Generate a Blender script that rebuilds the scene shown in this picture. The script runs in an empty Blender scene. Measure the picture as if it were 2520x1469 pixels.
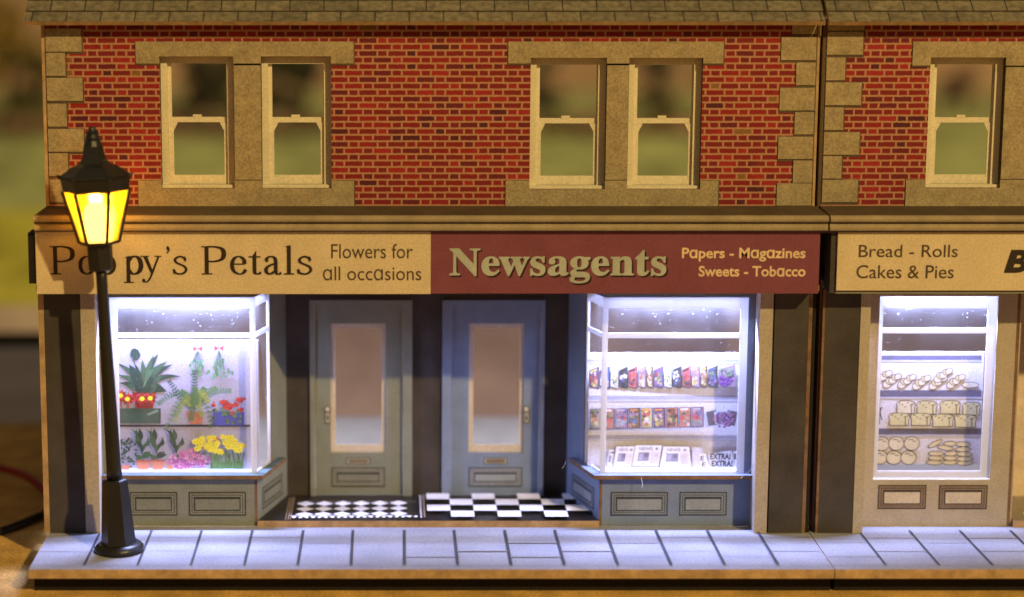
import bpy, math, random
from mathutils import Vector, Matrix
random.seed(7)
S = bpy.context.scene
COL = S.collection
R = math.radians

# ------------------------------------------------------------------ camera
FPX, CX, CY = 5210.0, 965.0, 735.0            # focal length and principal point in px of a 2520 px wide photo
TH = math.atan(905.0 / FPX)
H, D = 6.98, 24.06
cd = bpy.data.cameras.new('camera'); cam = bpy.data.objects.new('camera', cd); COL.objects.link(cam)
cam.location = (0, -D, H); cam.rotation_euler = (math.pi / 2 - TH, 0, 0)
cd.sensor_width = 36.0; cd.lens = FPX / 2520 * 36.0
cd.shift_x = 0.5 - CX / 2520.0
cd.clip_start = 0.5; cd.clip_end = 400
cd.dof.use_dof = True; cd.dof.focus_distance = 24.5; cd.dof.aperture_fstop = 0.135; cd.dof.aperture_blades = 0
S.camera = cam

# ------------------------------------------------------------------ world, lamps, exposure
W = bpy.data.worlds.new('World'); S.world = W; W.use_nodes = True
bg = W.node_tree.nodes['Background']
bg.inputs[0].default_value = (1.0, 0.79, 0.52, 1); bg.inputs[1].default_value = 0.14
S.view_settings.view_transform = 'Standard'; S.view_settings.look = 'None'
S.view_settings.exposure = 0; S.view_settings.gamma = 1; S.view_settings.use_curve_mapping = False
S.render.engine = 'CYCLES'
S.cycles.use_denoising = True
S.cycles.max_bounces = 8; S.cycles.transparent_max_bounces = 16
S.cycles.sample_clamp_indirect = 6; S.cycles.caustics_reflective = False; S.cycles.caustics_refractive = False

def area(name, loc, to, sx, sy, power, color, spread=180):
    l = bpy.data.lights.new(name, 'AREA'); l.energy = power; l.color = color
    l.shape = 'RECTANGLE'; l.size = sx; l.size_y = sy; l.spread = R(spread)
    o = bpy.data.objects.new(name, l); COL.objects.link(o); o.location = loc
    o.rotation_euler = (Vector(to) - Vector(loc)).to_track_quat('-Z', 'Y').to_euler()
    return o
KEYDIR = Vector((.70, -1.0, .80)).normalized()
KEY = area('room_lamp', Vector((0, 0, 2)) + KEYDIR * 120, (0, 0, 2), 2.6, 2.6, 126000, (1.0, .71, .26))
LED = (.45, .52, 1.0)
for xa, xb, p, yl in ((-3.25, -1.70, 430, .42), (2.6, 4.05, 370, .42), (5.75, 7.0, 290, .45)):
    area('shop_led_lamp', ((xa + xb) / 2, yl, 2.80), ((xa + xb) / 2, yl - .33, 1.7), xb - xa, .07, p, LED)
for xa, xb, p in ((-2.9, -.4, 130), (1.3, 3.8, 130), (5.6, 8.6, 110)):
    area('added_shop_fill', ((xa + xb) / 2, 4.2, 2.86), ((xa + xb) / 2, 4.3, 0), xb - xa, .3, p, (.88, .90, 1.0))  # added fill inside each shop, brightens floor and back wall behind the glass

# ------------------------------------------------------------------ materials
MATS = {}
def nodes(name):
    m = bpy.data.materials.new(name); m.use_nodes = True
    return m, m.node_tree, m.node_tree.nodes['Principled BSDF']
def paper(name, rgb, rough=.75, var=.12, scale=40, fine=160, finevar=.12, bump=.12, spec=.25):
    """printed card: base colour with a large soft mottle and a fine grain"""
    if name in MATS: return MATS[name]
    m, t, b = nodes(name); N, L = t.nodes, t.links
    tc = N.new('ShaderNodeTexCoord')
    n1 = N.new('ShaderNodeTexNoise'); n1.inputs['Scale'].default_value = scale / 12; n1.inputs['Detail'].default_value = 5
    n2 = N.new('ShaderNodeTexNoise'); n2.inputs['Scale'].default_value = fine / 4; n2.inputs['Detail'].default_value = 3
    L.new(tc.outputs['Object'], n1.inputs['Vector']); L.new(tc.outputs['Object'], n2.inputs['Vector'])
    def rng(src, v):
        r = N.new('ShaderNodeMapRange'); L.new(src, r.inputs['Value'])
        r.inputs['From Min'].default_value = .3; r.inputs['From Max'].default_value = .7
        r.inputs['To Min'].default_value = 1 - v; r.inputs['To Max'].default_value = 1 + v; return r.outputs['Result']
    mu = N.new('ShaderNodeMath'); mu.operation = 'MULTIPLY'
    L.new(rng(n1.outputs['Fac'], var), mu.inputs[0]); L.new(rng(n2.outputs['Fac'], finevar), mu.inputs[1])
    v = N.new('ShaderNodeVectorMath'); v.operation = 'SCALE'; v.inputs[0].default_value = rgb
    L.new(mu.outputs[0], v.inputs['Scale']); L.new(v.outputs[0], b.inputs['Base Color'])
    b.inputs['Roughness'].default_value = rough; b.inputs['Specular IOR Level'].default_value = spec
    if bump:
        bp = N.new('ShaderNodeBump'); bp.inputs['Strength'].default_value = bump; bp.inputs['Distance'].default_value = .01
        L.new(n2.outputs['Fac'], bp.inputs['Height']); L.new(bp.outputs[0], b.inputs['Normal'])
    MATS[name] = m; return m
def ink(rgb, rough=.6):
    k = 'ink_%d_%d_%d' % tuple(int(c * 255) for c in rgb)
    return paper(k, rgb, rough, .1, 60, 200, .10, 0)
def brick_mat():
    m, t, b = nodes('printed_brick'); N, L = t.nodes, t.links
    def M(op, a, bb=None, c=None):
        n = N.new('ShaderNodeMath'); n.operation = op
        for i, x in enumerate((a, bb, c)):
            if x is None: continue
            if isinstance(x, (int, float)): n.inputs[i].default_value = x
            else: L.new(x, n.inputs[i])
        return n.outputs[0]
    tc = N.new('ShaderNodeNewGeometry'); sx = N.new('ShaderNodeSeparateXYZ'); L.new(tc.outputs['Position'], sx.inputs[0])
    wob = N.new('ShaderNodeTexNoise'); wob.inputs['Scale'].default_value = 30; L.new(tc.outputs['Position'], wob.inputs['Vector'])
    wz = M('MULTIPLY', M('SUBTRACT', wob.outputs['Fac'], .5), .012)
    HB, PB = .0743, .3315
    v = M('DIVIDE', M('ADD', M('ADD', sx.outputs['Z'], .012), wz), HB); row = M('FLOOR', v); fv = M('FRACT', v)
    u = M('ADD', M('DIVIDE', M('ADD', M('ADD', sx.outputs['X'], 40.0), wz), PB), M('MULTIPLY', M('MODULO', row, 2.0), .5))
    cell = M('FLOOR', u); fu = M('FRACT', u)
    head = M('GREATER_THAN', fu, .655)
    lo = M('MULTIPLY', head, .655)
    wid = M('SUBTRACT', .655, M('MULTIPLY', head, .31))
    lx = M('MULTIPLY', M('SUBTRACT', fu, lo), PB)
    dx = M('MINIMUM', lx, M('SUBTRACT', M('MULTIPLY', wid, PB), lx))
    dz = M('MULTIPLY', M('MINIMUM', fv, M('SUBTRACT', 1.0, fv)), HB)
    d = M('MINIMUM', dx, dz)
    isb = N.new('ShaderNodeMapRange'); L.new(d, isb.inputs['Value']); isb.inputs['From Min'].default_value = .0075; isb.inputs['From Max'].default_value = .0135
    cv = N.new('ShaderNodeCombineXYZ'); L.new(M('ADD', M('MULTIPLY', cell, 2.0), head), cv.inputs[0]); L.new(row, cv.inputs[1])
    wn = N.new('ShaderNodeTexWhiteNoise'); wn.noise_dimensions = '2D'; L.new(cv.outputs[0], wn.inputs['Vector'])
    big = N.new('ShaderNodeTexNoise'); big.inputs['Scale'].default_value = 1.3; L.new(tc.outputs['Position'], big.inputs['Vector'])
    val = M('ADD', wn.outputs['Value'], M('MULTIPLY', M('SUBTRACT', big.outputs['Fac'], .5), .3))
    cr = N.new('ShaderNodeValToRGB'); e = cr.color_ramp; e.interpolation = 'CONSTANT'
    cols = [(0, (.085, .016, .026)), (.03, (.135, .016, .024)), (.13, (.19, .017, .020)), (.48, (.215, .016, .018)), (.72, (.26, .019, .020)), (.90, (.31, .023, .025)), (.99, (.22, .11, .04))]
    e.elements[0].position = 0; e.elements[0].color = (*cols[0][1], 1); e.elements[1].position = cols[1][0]; e.elements[1].color = (*cols[1][1], 1)
    for p, c in cols[2:]:
        q = e.elements.new(p); q.color = (*c, 1)
    L.new(val, cr.inputs[0])
    gr = N.new('ShaderNodeTexNoise'); gr.inputs['Scale'].default_value = 70; L.new(tc.outputs['Position'], gr.inputs['Vector'])
    mx = N.new('ShaderNodeMix'); mx.data_type = 'RGBA'; L.new(isb.outputs['Result'], mx.inputs['Factor'])
    mx.inputs['A'].default_value = (.42, .215, .135, 1); L.new(cr.outputs[0], mx.inputs['B'])
    sc = N.new('ShaderNodeVectorMath'); sc.operation = 'SCALE'; L.new(mx.outputs['Result'], sc.inputs[0]); L.new(M('ADD', .72, M('MULTIPLY', gr.outputs['Fac'], .56)), sc.inputs['Scale'])
    L.new(sc.outputs[0], b.inputs['Base Color']); b.inputs['Roughness'].default_value = .7; b.inputs['Specular IOR Level'].default_value = .2
    return m
def glass_mat(name, specks=True, thr=.70, gloss=.06):
    m, t, b = nodes(name); N, L = t.nodes, t.links; N.remove(b); out = N['Material Output']
    tr = N.new('ShaderNodeBsdfTransparent'); gl = N.new('ShaderNodeBsdfGlossy'); gl.inputs['Roughness'].default_value = .08
    mx = N.new('ShaderNodeMixShader'); mx.inputs[0].default_value = gloss
    L.new(tr.outputs[0], mx.inputs[1]); L.new(gl.outputs[0], mx.inputs[2]); last = mx
    if specks:
        tc = N.new('ShaderNodeNewGeometry')
        vo = N.new('ShaderNodeTexVoronoi'); vo.inputs['Scale'].default_value = 9.5; L.new(tc.outputs['Position'], vo.inputs['Vector'])
        wn = N.new('ShaderNodeTexNoise'); wn.inputs['Scale'].default_value = 40; wn.inputs['Detail'].default_value = 4; L.new(tc.outputs['Position'], wn.inputs['Vector'])
        pt = N.new('ShaderNodeTexNoise'); pt.inputs['Scale'].default_value = 2.2; L.new(tc.outputs['Position'], pt.inputs['Vector'])
        def M(op, a, bb):
            n = N.new('ShaderNodeMath'); n.operation = op
            for i, x in enumerate((a, bb)):
                if isinstance(x, (int, float)): n.inputs[i].default_value = x
                else: L.new(x, n.inputs[i])
            return n.outputs[0]
        df_ = M('SUBTRACT', M('MULTIPLY', pt.outputs['Fac'], .42), M('ADD', vo.outputs['Distance'], M('MULTIPLY', wn.outputs['Fac'], .22)))
        mr = N.new('ShaderNodeMapRange'); L.new(df_, mr.inputs['Value']); mr.inputs['From Min'].default_value = -.03; mr.inputs['From Max'].default_value = .07; sp = mr.outputs['Result']
        sp2 = M('GREATER_THAN', wn.outputs['Fac'], thr)
        fac = M('ADD', M('MULTIPLY', M('MAXIMUM', sp, sp2), .24), M('MULTIPLY', pt.outputs['Fac'], .075))
        df = N.new('ShaderNodeBsdfTranslucent'); df.inputs[0].default_value = (.9, .9, .9, 1)
        d2 = N.new('ShaderNodeBsdfDiffuse'); d2.inputs[0].default_value = (.9, .9, .9, 1)
        a2 = N.new('ShaderNodeMixShader'); a2.inputs[0].default_value = .5; L.new(df.outputs[0], a2.inputs[1]); L.new(d2.outputs[0], a2.inputs[2])
        m2 = N.new('ShaderNodeMixShader'); L.new(fac, m2.inputs[0]); L.new(mx.outputs[0], m2.inputs[1]); L.new(a2.outputs[0], m2.inputs[2]); last = m2
    L.new(last.outputs[0], out.inputs[0]); return m
def translucent(name, rgb, f=.6):
    m, t, b = nodes(name); N, L = t.nodes, t.links; out = N['Material Output']
    b.inputs['Base Color'].default_value = (*rgb, 1); b.inputs['Roughness'].default_value = .6
    tr = N.new('ShaderNodeBsdfTranslucent'); tr.inputs[0].default_value = (*rgb, 1)
    mx = N.new('ShaderNodeMixShader'); mx.inputs[0].default_value = f
    L.new(b.outputs[0], mx.inputs[1]); L.new(tr.outputs[0], mx.inputs[2]); L.new(mx.outputs[0], out.inputs[0]); return m
def emit(name, rgb, s):
    m, t, b = nodes(name); b.inputs['Base Color'].default_value = (*rgb, 1)
    b.inputs['Emission Color'].default_value = (*rgb, 1); b.inputs['Emission Strength'].default_value = s; return m
def slate_mat():
    m, t, b = nodes('printed_slate'); N, L = t.nodes, t.links
    tc = N.new('ShaderNodeTexCoord')
    br = N.new('ShaderNodeTexBrick'); br.offset = .5; br.inputs['Scale'].default_value = 1
    br.inputs['Brick Width'].default_value = .388; br.inputs['Row Height'].default_value = .19; br.inputs['Mortar Size'].default_value = .009
    br.inputs['Mortar Smooth'].default_value = .4; br.inputs['Bias'].default_value = 0
    br.inputs['Color1'].default_value = (.18, .148, .10, 1); br.inputs['Color2'].default_value = (.13, .11, .078, 1); br.inputs['Mortar'].default_value = (.03, .025, .02, 1)
    L.new(tc.outputs['UV'], br.inputs['Vector'])
    n = N.new('ShaderNodeTexNoise'); n.inputs['Scale'].default_value = 14; n.inputs['Detail'].default_value = 6; L.new(tc.outputs['Object'], n.inputs['Vector'])
    mr = N.new('ShaderNodeMapRange'); mr.inputs['From Min'].default_value = .3; mr.inputs['From Max'].default_value = .7; mr.inputs['To Min'].default_value = .6; mr.inputs['To Max'].default_value = 1.4
    L.new(n.outputs['Fac'], mr.inputs['Value'])
    sc = N.new('ShaderNodeVectorMath'); sc.operation = 'SCALE'; L.new(br.outputs['Color'], sc.inputs[0]); L.new(mr.outputs[0], sc.inputs['Scale'])
    L.new(sc.outputs[0], b.inputs['Base Color']); b.inputs['Roughness'].default_value = .85; return m

BRICK = brick_mat(); SLATE = slate_mat()
STONE = paper('printed_stone', (.33, .264, .165), .8, .15, 60, 170, .24, .2)
STONEDK = paper('printed_stone_joint_shade', (.10, .07, .045))  # joints, plus the shadow line printed under and beside each stone
MOULD = paper('moulding_card', (.32, .255, .165), .8, .15)
MOULDDK = paper('moulding_dark', (.085, .06, .038), .8, .2)
EDGE = paper('raw_card_edge', (.42, .28, .16), .9, .25, 80)
EDGEDK = paper('raw_card_brown', (.20, .115, .065), .9, .3, 80)
DARK = paper('dark_brown_card', (.058, .050, .048), .7, .25, 30)
BLACKC = paper('black_card', (.012, .010, .009), .7)
CREAMW = paper('cream_window_card', (.70, .63, .48), .7, .06)
BEIGE = paper('beige_card', (.42, .365, .305), .75, .08)
GREEN = paper('grey_green_card', (.215, .23, .185), .7, .08, 50, 300, .16)
BLUE = paper('grey_blue_card', (.19, .245, .36), .7, .08, 50, 300, .16)
SIGNCREAM = paper('cream_sign', (.62, .51, .35), .7, .06)
SIGNMAROON = paper('maroon_sign', (.19, .056, .088), .7, .08)
INTER = paper('brown_interior_card', (.27, .165, .105), .85, .2, 10)
INTFLOOR = paper('pale_floor_card', (.27, .25, .24), .8, .1)
PAVE = paper('printed_paving', (.29, .30, .345), .8, .16, 14, 120, .14)
PAVELINE = paper('paving_line', (.06, .055, .06))
PAVELINE2 = paper('paving_line_pale', (.27, .26, .27))
IRON = paper('black_iron', (.012, .012, .013), .38, .15, 60, 120, .15, .2, .5)
WHITET = translucent('white_glazing_bar', (.88, .88, .88), .6)
GLASS = glass_mat('specked_glass'); PANE = glass_mat('clear_pane', False, gloss=.03)
WHITE = paper('white_card', (.78, .77, .76), .7, .04)

# ------------------------------------------------------------------ mesh helpers
def U(px, py, Y):
    r, d = (px - CX) / FPX, (py - CY) / FPX
    t = (Y + D) / (math.cos(TH) - d * math.sin(TH))
    return r * t, H + (-math.sin(TH) - d * math.cos(TH)) * t
class MB:
    def __init__(s): s.v = []; s.f = []; s.mi = []; s.mats = []; s.uv = None; s.smooth = set()
    def m(s, mat):
        if mat not in s.mats: s.mats.append(mat)
        return s.mats.index(mat)
    def face(s, pts, mat):
        i = len(s.v); s.v += [tuple(p) for p in pts]; s.f.append(tuple(range(i, i + len(pts)))); s.mi.append(s.m(mat)); return s
    def box(s, x0, x1, y0, y1, z0, z1, mat, front=None, top=None, sides=None, bottom=None):
        x0, x1 = min(x0, x1), max(x0, x1); sd = sides or mat
        P = [(x, y, z) for x in (x0, x1) for y in (y0, y1) for z in (z0, z1)]
        for idx, mm in (((0, 4, 5, 1), front or mat), ((6, 2, 3, 7), sd), ((2, 0, 1, 3), sd), ((4, 6, 7, 5), sd), ((1, 5, 7, 3), top or mat), ((2, 6, 4, 0), bottom or sd)):
            s.face([P[k] for k in idx], mm)
        return s
    def prism(s, poly, z0, z1, mat, top=None, side=None):
        """poly: counter-clockwise (x, y) outline"""
        n = len(poly)
        s.face([(x, y, z1) for x, y in poly], top or mat); s.face([(x, y, z0) for x, y in reversed(poly)], mat)
        for i in range(n):
            a, b = poly[i], poly[(i + 1) % n]
            s.face([(*a, z0), (*b, z0), (*b, z1), (*a, z1)], side or mat)
        return s
    def ring(s, profile, n, mat, cx=0, cy=0, rot=0, smooth=False, cap=True):
        """lathe: profile [(z, r)] with n sides"""
        b0 = len(s.v); k = s.m(mat)
        for z, r in profile:
            for i in range(n):
                a = rot + 2 * math.pi * i / n; s.v.append((cx + r * math.cos(a), cy + r * math.sin(a), z))
        for j in range(len(profile) - 1):
            for i in range(n):
                p = b0 + j * n; i2 = (i + 1) % n
                if smooth: s.smooth.add(len(s.f))
                s.f.append((p + i, p + i2, p + n + i2, p + n + i)); s.mi.append(k)
        if cap:
            s.f.append(tuple(b0 + i for i in reversed(range(n)))); s.mi.append(k)
            e = b0 + (len(profile) - 1) * n; s.f.append(tuple(e + i for i in range(n))); s.mi.append(k)
        return s
    def tube(s, pts, r, mat, n=8):
        pts = [Vector(p) for p in pts]; k = s.m(mat); b0 = len(s.v)
        for i, p in enumerate(pts):
            d = (pts[min(i + 1, len(pts) - 1)] - pts[max(i - 1, 0)]).normalized()
            a = d.cross(Vector((0, 0, 1)) if abs(d.z) < .9 else Vector((1, 0, 0))).normalized(); b = d.cross(a)
            rr = r[i] if isinstance(r, (list, tuple)) else r
            for j in range(n):
                q = 2 * math.pi * j / n; s.v.append(tuple(p + (a * math.cos(q) + b * math.sin(q)) * rr))
        for i in range(len(pts) - 1):
            for j in range(n):
                j2 = (j + 1) % n; s.smooth.add(len(s.f))
                s.f.append((b0 + i * n + j, b0 + i * n + j2, b0 + (i + 1) * n + j2, b0 + (i + 1) * n + j)); s.mi.append(k)
        return s
    def build(s, name, parent=None, label=None):
        o0 = Vector((0, 0, 0)); q = parent
        while q is not None: o0 = o0 + q.location; q = q.parent
        me = bpy.data.meshes.new(name)
        me.from_pydata([tuple(Vector(p) - o0) for p in s.v], [], s.f)
        for mat in s.mats: me.materials.append(mat)
        for i, p in enumerate(me.polygons):
            p.material_index = s.mi[i]; p.use_smooth = i in s.smooth
        if s.uv:
            ul = me.uv_layers.new(name='UVMap')
            for lp in me.loops: ul.data[lp.index].uv = s.uv[lp.vertex_index]
        me.update()
        o = bpy.data.objects.new(name, me); COL.objects.link(o)
        if parent is not None: o.parent = parent
        if label: o['label'] = label
        return o
def tag(o, label, cat=None, group=None, kind=None):
    o['label'] = label
    if cat: o['category'] = cat
    if group: o['group'] = group
    if kind: o['kind'] = kind
    return o
def thing(name, loc, label, cat, group=None):
    o = bpy.data.objects.new(name, None); COL.objects.link(o); o.location = loc; o.empty_display_size = .2
    return tag(o, label, cat, group)
def ell(cx, cy, rx, ry, n=20, rot=0):
    c, s = math.cos(rot), math.sin(rot); out = []
    for i in range(n):
        a = 2 * math.pi * i / n; x, y = rx * math.cos(a), ry * math.sin(a); out.append((cx + x * c - y * s, cy + x * s + y * c))
    return out
def spline(P, k=7, closed=False):
    out = []; n = len(P)
    for i in range(n if closed else n - 1):
        g = lambda j: P[j % n] if closed else P[max(0, min(n - 1, j))]
        p0, p1, p2, p3 = g(i - 1), g(i), g(i + 1), g(i + 2)
        for t in range(k):
            t /= k
            out.append(tuple(.5 * (2 * p1[a] + (p2[a] - p0[a]) * t + (2 * p0[a] - 5 * p1[a] + 4 * p2[a] - p3[a]) * t * t + (3 * p1[a] - p0[a] - 3 * p2[a] + p3[a]) * t ** 3) for a in range(len(p1))))
    if not closed: out.append(P[-1])
    return out
class Art:
    """flat printed shapes on the plane O + a*u + b*v, each shape a hair in front of the one before"""
    def __init__(s, O, u, v, step=.0007, base=.002):
        s.O, s.u, s.v = Vector(O), Vector(u).normalized(), Vector(v).normalized(); s.n = s.u.cross(s.v).normalized()
        s.step, s.k, s.mb = step, base, MB()
    def new(s, k=None):
        s.mb = MB()
        if k is not None: s.k = k
        return s
    def P(s, p, k): return s.O + s.u * p[0] + s.v * p[1] + s.n * k
    def poly(s, pts, mat, bump=True):
        a = sum(pts[i][0] * pts[(i + 1) % len(pts)][1] - pts[(i + 1) % len(pts)][0] * pts[i][1] for i in range(len(pts)))
        if a < 0: pts = list(reversed(pts))
        if bump: s.k += s.step
        s.mb.face([s.P(p, s.k) for p in pts], mat); return s
    def rect(s, x0, x1, y0, y1, mat, bump=True): return s.poly([(x0, y0), (x1, y0), (x1, y1), (x0, y1)], mat, bump)
    def stroke(s, pts, w, mat, closed=False):
        """ribbon along pts; w a number, a list, or a function of the direction"""
        s.k += s.step; n = len(pts); Lr = []
        for i in range(n):
            a = pts[(i - 1) % n] if closed or i else pts[0]; b = pts[(i + 1) % n] if closed or i < n - 1 else pts[-1]
            dx, dy = b[0] - a[0], b[1] - a[1]; l = math.hypot(dx, dy) or 1; dx /= l; dy /= l
            ww = w(dx, dy, i / max(1, n - 1)) if callable(w) else w
            p = pts[i]; Lr.append(((p[0] - dy * ww / 2, p[1] + dx * ww / 2), (p[0] + dy * ww / 2, p[1] - dx * ww / 2)))
        for i in range(n if closed else n - 1):
            j = (i + 1) % n; s.poly([Lr[i][1], Lr[j][1], Lr[j][0], Lr[i][0]], mat, False)
        return s
    def leaf(s, a, b, w, mat, bend=0):
        dx, dy = b[0] - a[0], b[1] - a[1]; L = math.hypot(dx, dy) or 1e-6; nx, ny = -dy / L, dx / L
        up, dn = [], []
        for i in range(7):
            t = i / 6; h = w / 2 * math.sin(math.pi * t ** .8); c = bend * math.sin(math.pi * t)
            x, y = a[0] + dx * t + nx * c, a[1] + dy * t + ny * c
            up.append((x + nx * h, y + ny * h)); dn.append((x - nx * h, y - ny * h))
        return s.poly(dn + up[::-1][1:-1], mat)
    def fit(s, loops_mesh, rect, mat, shear=0):
        """verts/faces of a flat text mesh scaled into rect (x0, x1, y0, y1 of its own box)"""
        vs, fs = loops_mesh; x0, x1, y0, y1 = rect; s.k += s.step
        a0, a1 = min(p[0] for p in vs), max(p[0] for p in vs); b0, b1 = min(p[1] for p in vs), max(p[1] for p in vs)
        q = [(x0 + (p[0] - a0) / (a1 - a0) * (x1 - x0), y0 + (p[1] - b0) / (b1 - b0) * (y1 - y0)) for p in vs]
        i0 = len(s.mb.v); s.mb.v += [tuple(s.P((p[0] + shear * (p[1] - y0), p[1]), s.k)) for p in q]
        k = s.mb.m(mat)
        for f in fs: s.mb.f.append(tuple(i0 + i for i in f)); s.mb.mi.append(k)
        return s
    def build(s, name, parent, label=None): return s.mb.build(name, parent, label)
def curve_mesh(c):
    o = bpy.data.objects.new('tmp', c); COL.objects.link(o)
    me = bpy.data.meshes.new_from_object(o.evaluated_get(bpy.context.evaluated_depsgraph_get()))
    r = [tuple(v.co[:2]) for v in me.vertices], [tuple(p.vertices) for p in me.polygons]
    # faces must look along +n
    vs, fs = r; out = []
    for f in fs:
        a = sum(vs[f[i]][0] * vs[f[(i + 1) % len(f)]][1] - vs[f[(i + 1) % len(f)]][0] * vs[f[i]][1] for i in range(len(f)))
        out.append(f if a > 0 else tuple(reversed(f)))
    bpy.data.objects.remove(o); bpy.data.curves.remove(c); bpy.data.meshes.remove(me)
    return vs, out
def text_mesh(body, bold=0):
    c = bpy.data.curves.new('text', 'FONT'); c.body = body; c.resolution_u = 4; c.offset = bold; return curve_mesh(c)
def loops_mesh(loops, bold=0.0):
    c = bpy.data.curves.new('loops', 'CURVE'); c.dimensions = '2D'; c.fill_mode = 'BOTH'; c.offset = bold
    for P in loops:
        s = c.splines.new('POLY'); s.points.add(len(P) - 1); s.use_cyclic_u = True
        for i, p in enumerate(P): s.points[i].co = (p[0], p[1], 0, 1)
    return curve_mesh(c)
def text_box(body, xl, xr, base, cap, bold=0):
    """rect for a text so that its baseline and capital height land as measured"""
    m = text_mesh(body, bold); ref = text_mesh('H', bold)
    ch = max(p[1] for p in ref[0]); k = (cap - base) / ch
    y0, y1 = min(p[1] for p in m[0]), max(p[1] for p in m[0])
    return m, (xl, xr, base + y0 * k, base + y1 * k)

# ------------------------------------------------------------------ shared builders for the shop buildings
MIR = .86                                       # the two shop fronts mirror each other about x = .43
def wall_holes(mb, x0, x1, z0, z1, y0, y1, holes, mat, reveal=None):
    xs = sorted({x0, x1, *[h[0] for h in holes], *[h[1] for h in holes]}); zs = sorted({z0, z1, *[h[2] for h in holes], *[h[3] for h in holes]})
    inh = lambda x, z: any(h[0] < x < h[1] and h[2] < z < h[3] for h in holes)
    for i in range(len(xs) - 1):
        for j in range(len(zs) - 1):
            a, b, c, d = xs[i], xs[i + 1], zs[j], zs[j + 1]
            if inh((a + b) / 2, (c + d) / 2): continue
            mb.face([(a, y0, c), (b, y0, c), (b, y0, d), (a, y0, d)], mat); mb.face([(b, y1, c), (a, y1, c), (a, y1, d), (b, y1, d)], reveal or mat)
    rv = reveal or mat
    for a, b, c, d in holes + [(x0, x1, z0, z1)]:
        mb.face([(a, y0, c), (a, y1, c), (a, y1, d), (a, y0, d)], rv); mb.face([(b, y1, c), (b, y0, c), (b, y0, d), (b, y1, d)], rv)
        mb.face([(a, y0, c), (b, y0, c), (b, y1, c), (a, y1, c)], rv); mb.face([(a, y1, d), (b, y1, d), (b, y0, d), (a, y0, d)], rv)
    return mb
YU = .25                                        # face of the upper brick walls
def stone(name, root, x0, x1, z0, z1, joint_shade=True):
    mb = MB()
    if joint_shade: mb.box(x0 - .006, x1 + .014, YU - .005, YU, z0 - .028, z1 + .004, STONEDK)
    mb.box(x0, x1, YU - .014, YU - .0052 if joint_shade else YU, z0, z1, STONE)
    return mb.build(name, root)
def sash_window(root, x0, x1, z0, z1):
    c = MB(); ya, yb = YU + .10, YU + .15
    zb = z0 + .035; zt = z1 - .085; xl, xr = x0 + .075, x1 - .085
    c.box(x0 + .001, xl, ya, yb, z0 + .001, z1 - .001, CREAMW); c.box(xr, x1 - .001, ya, yb, z0 + .001, z1 - .001, CREAMW)
    c.box(xl, xr, ya + .002, yb, zt, z1 - .001, CREAMW); c.box(x0 + .001, x1 - .001, YU + .03, ya - .001, z0 + .001, zb, CREAMW)
    o = c.build('sash_window', root)
    s = MB(); y0, y1 = yb + .001, yb + .035; zr = z0 + (z1 - z0) * .515; w = .042
    s.box(xl - .03, xl + w, y0, y1, zr + .03, zt + .02, CREAMW); s.box(xr - w * .3, xr + .03, y0, y1, zr + .03, zt + .02, CREAMW)
    s.box(xl - .03, xr + .03, y0, y1, zr - .03, zr + .03, CREAMW)
    xm = (xl + xr) / 2 - .01; s.box(xm - .05, xm + .05, y0 - .004, y1, zr + .0301, zr + .058, CREAMW)
    s.build('upper_sash', o)
    s = MB(); y0, y1 = yb - .012, yb + .0005
    s.box(xl + .001, xl + w + .018, y0, y1, zb, zr - .0305, CREAMW); s.box(xr - w, xr - .001, y0, y1, zb, zr - .0305, CREAMW)
    s.box(xl + w + .018, xr - w, y0 + .001, y1, zb, z0 + .14, CREAMW)
    for x, sg in ((xl + w + .018, 1), (xr - w, -1)):
        P = [(x, zr - .0305), (x + sg * .05, zr - .0305), (x, zr - .13)]
        s.face([(p[0], y0 + .002, p[1]) for p in (P if sg > 0 else P[::-1])], CREAMW)
    s.build('lower_sash', o)
    for za, zc, y in ((zr + .03, zt, yb + .018), (z0 + .14, zr - .03, yb - .006)):
        MB().face([(xl + .04, y, za), (xr - .02, y, za), (xr - .02, y, zc), (xl + .04, y, zc)], PANE).build('window_pane', o)
    return o
def panel(art, x0, x1, z0, z1, fill, dark, light, name, parent):
    art.new(); w = (z1 - z0)
    art.rect(x0 - .014, x1 + .014, z0 - .016, z1 + .014, dark); art.rect(x0, x1, z0, z1, light)
    art.rect(x0 + .02, x1 - .02, z0 + .02, z1 - .02, dark); art.rect(x0 + .028, x1 - .028, z0 + .026, z1 - .028, light)
    art.rect(x0 + .045, x1 - .05, z0 + .042, z1 - .045, dark); art.rect(x0 + .062, x1 - .062, z0 + .056, z1 - .072, fill)
    return art.build(name, parent)
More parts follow.
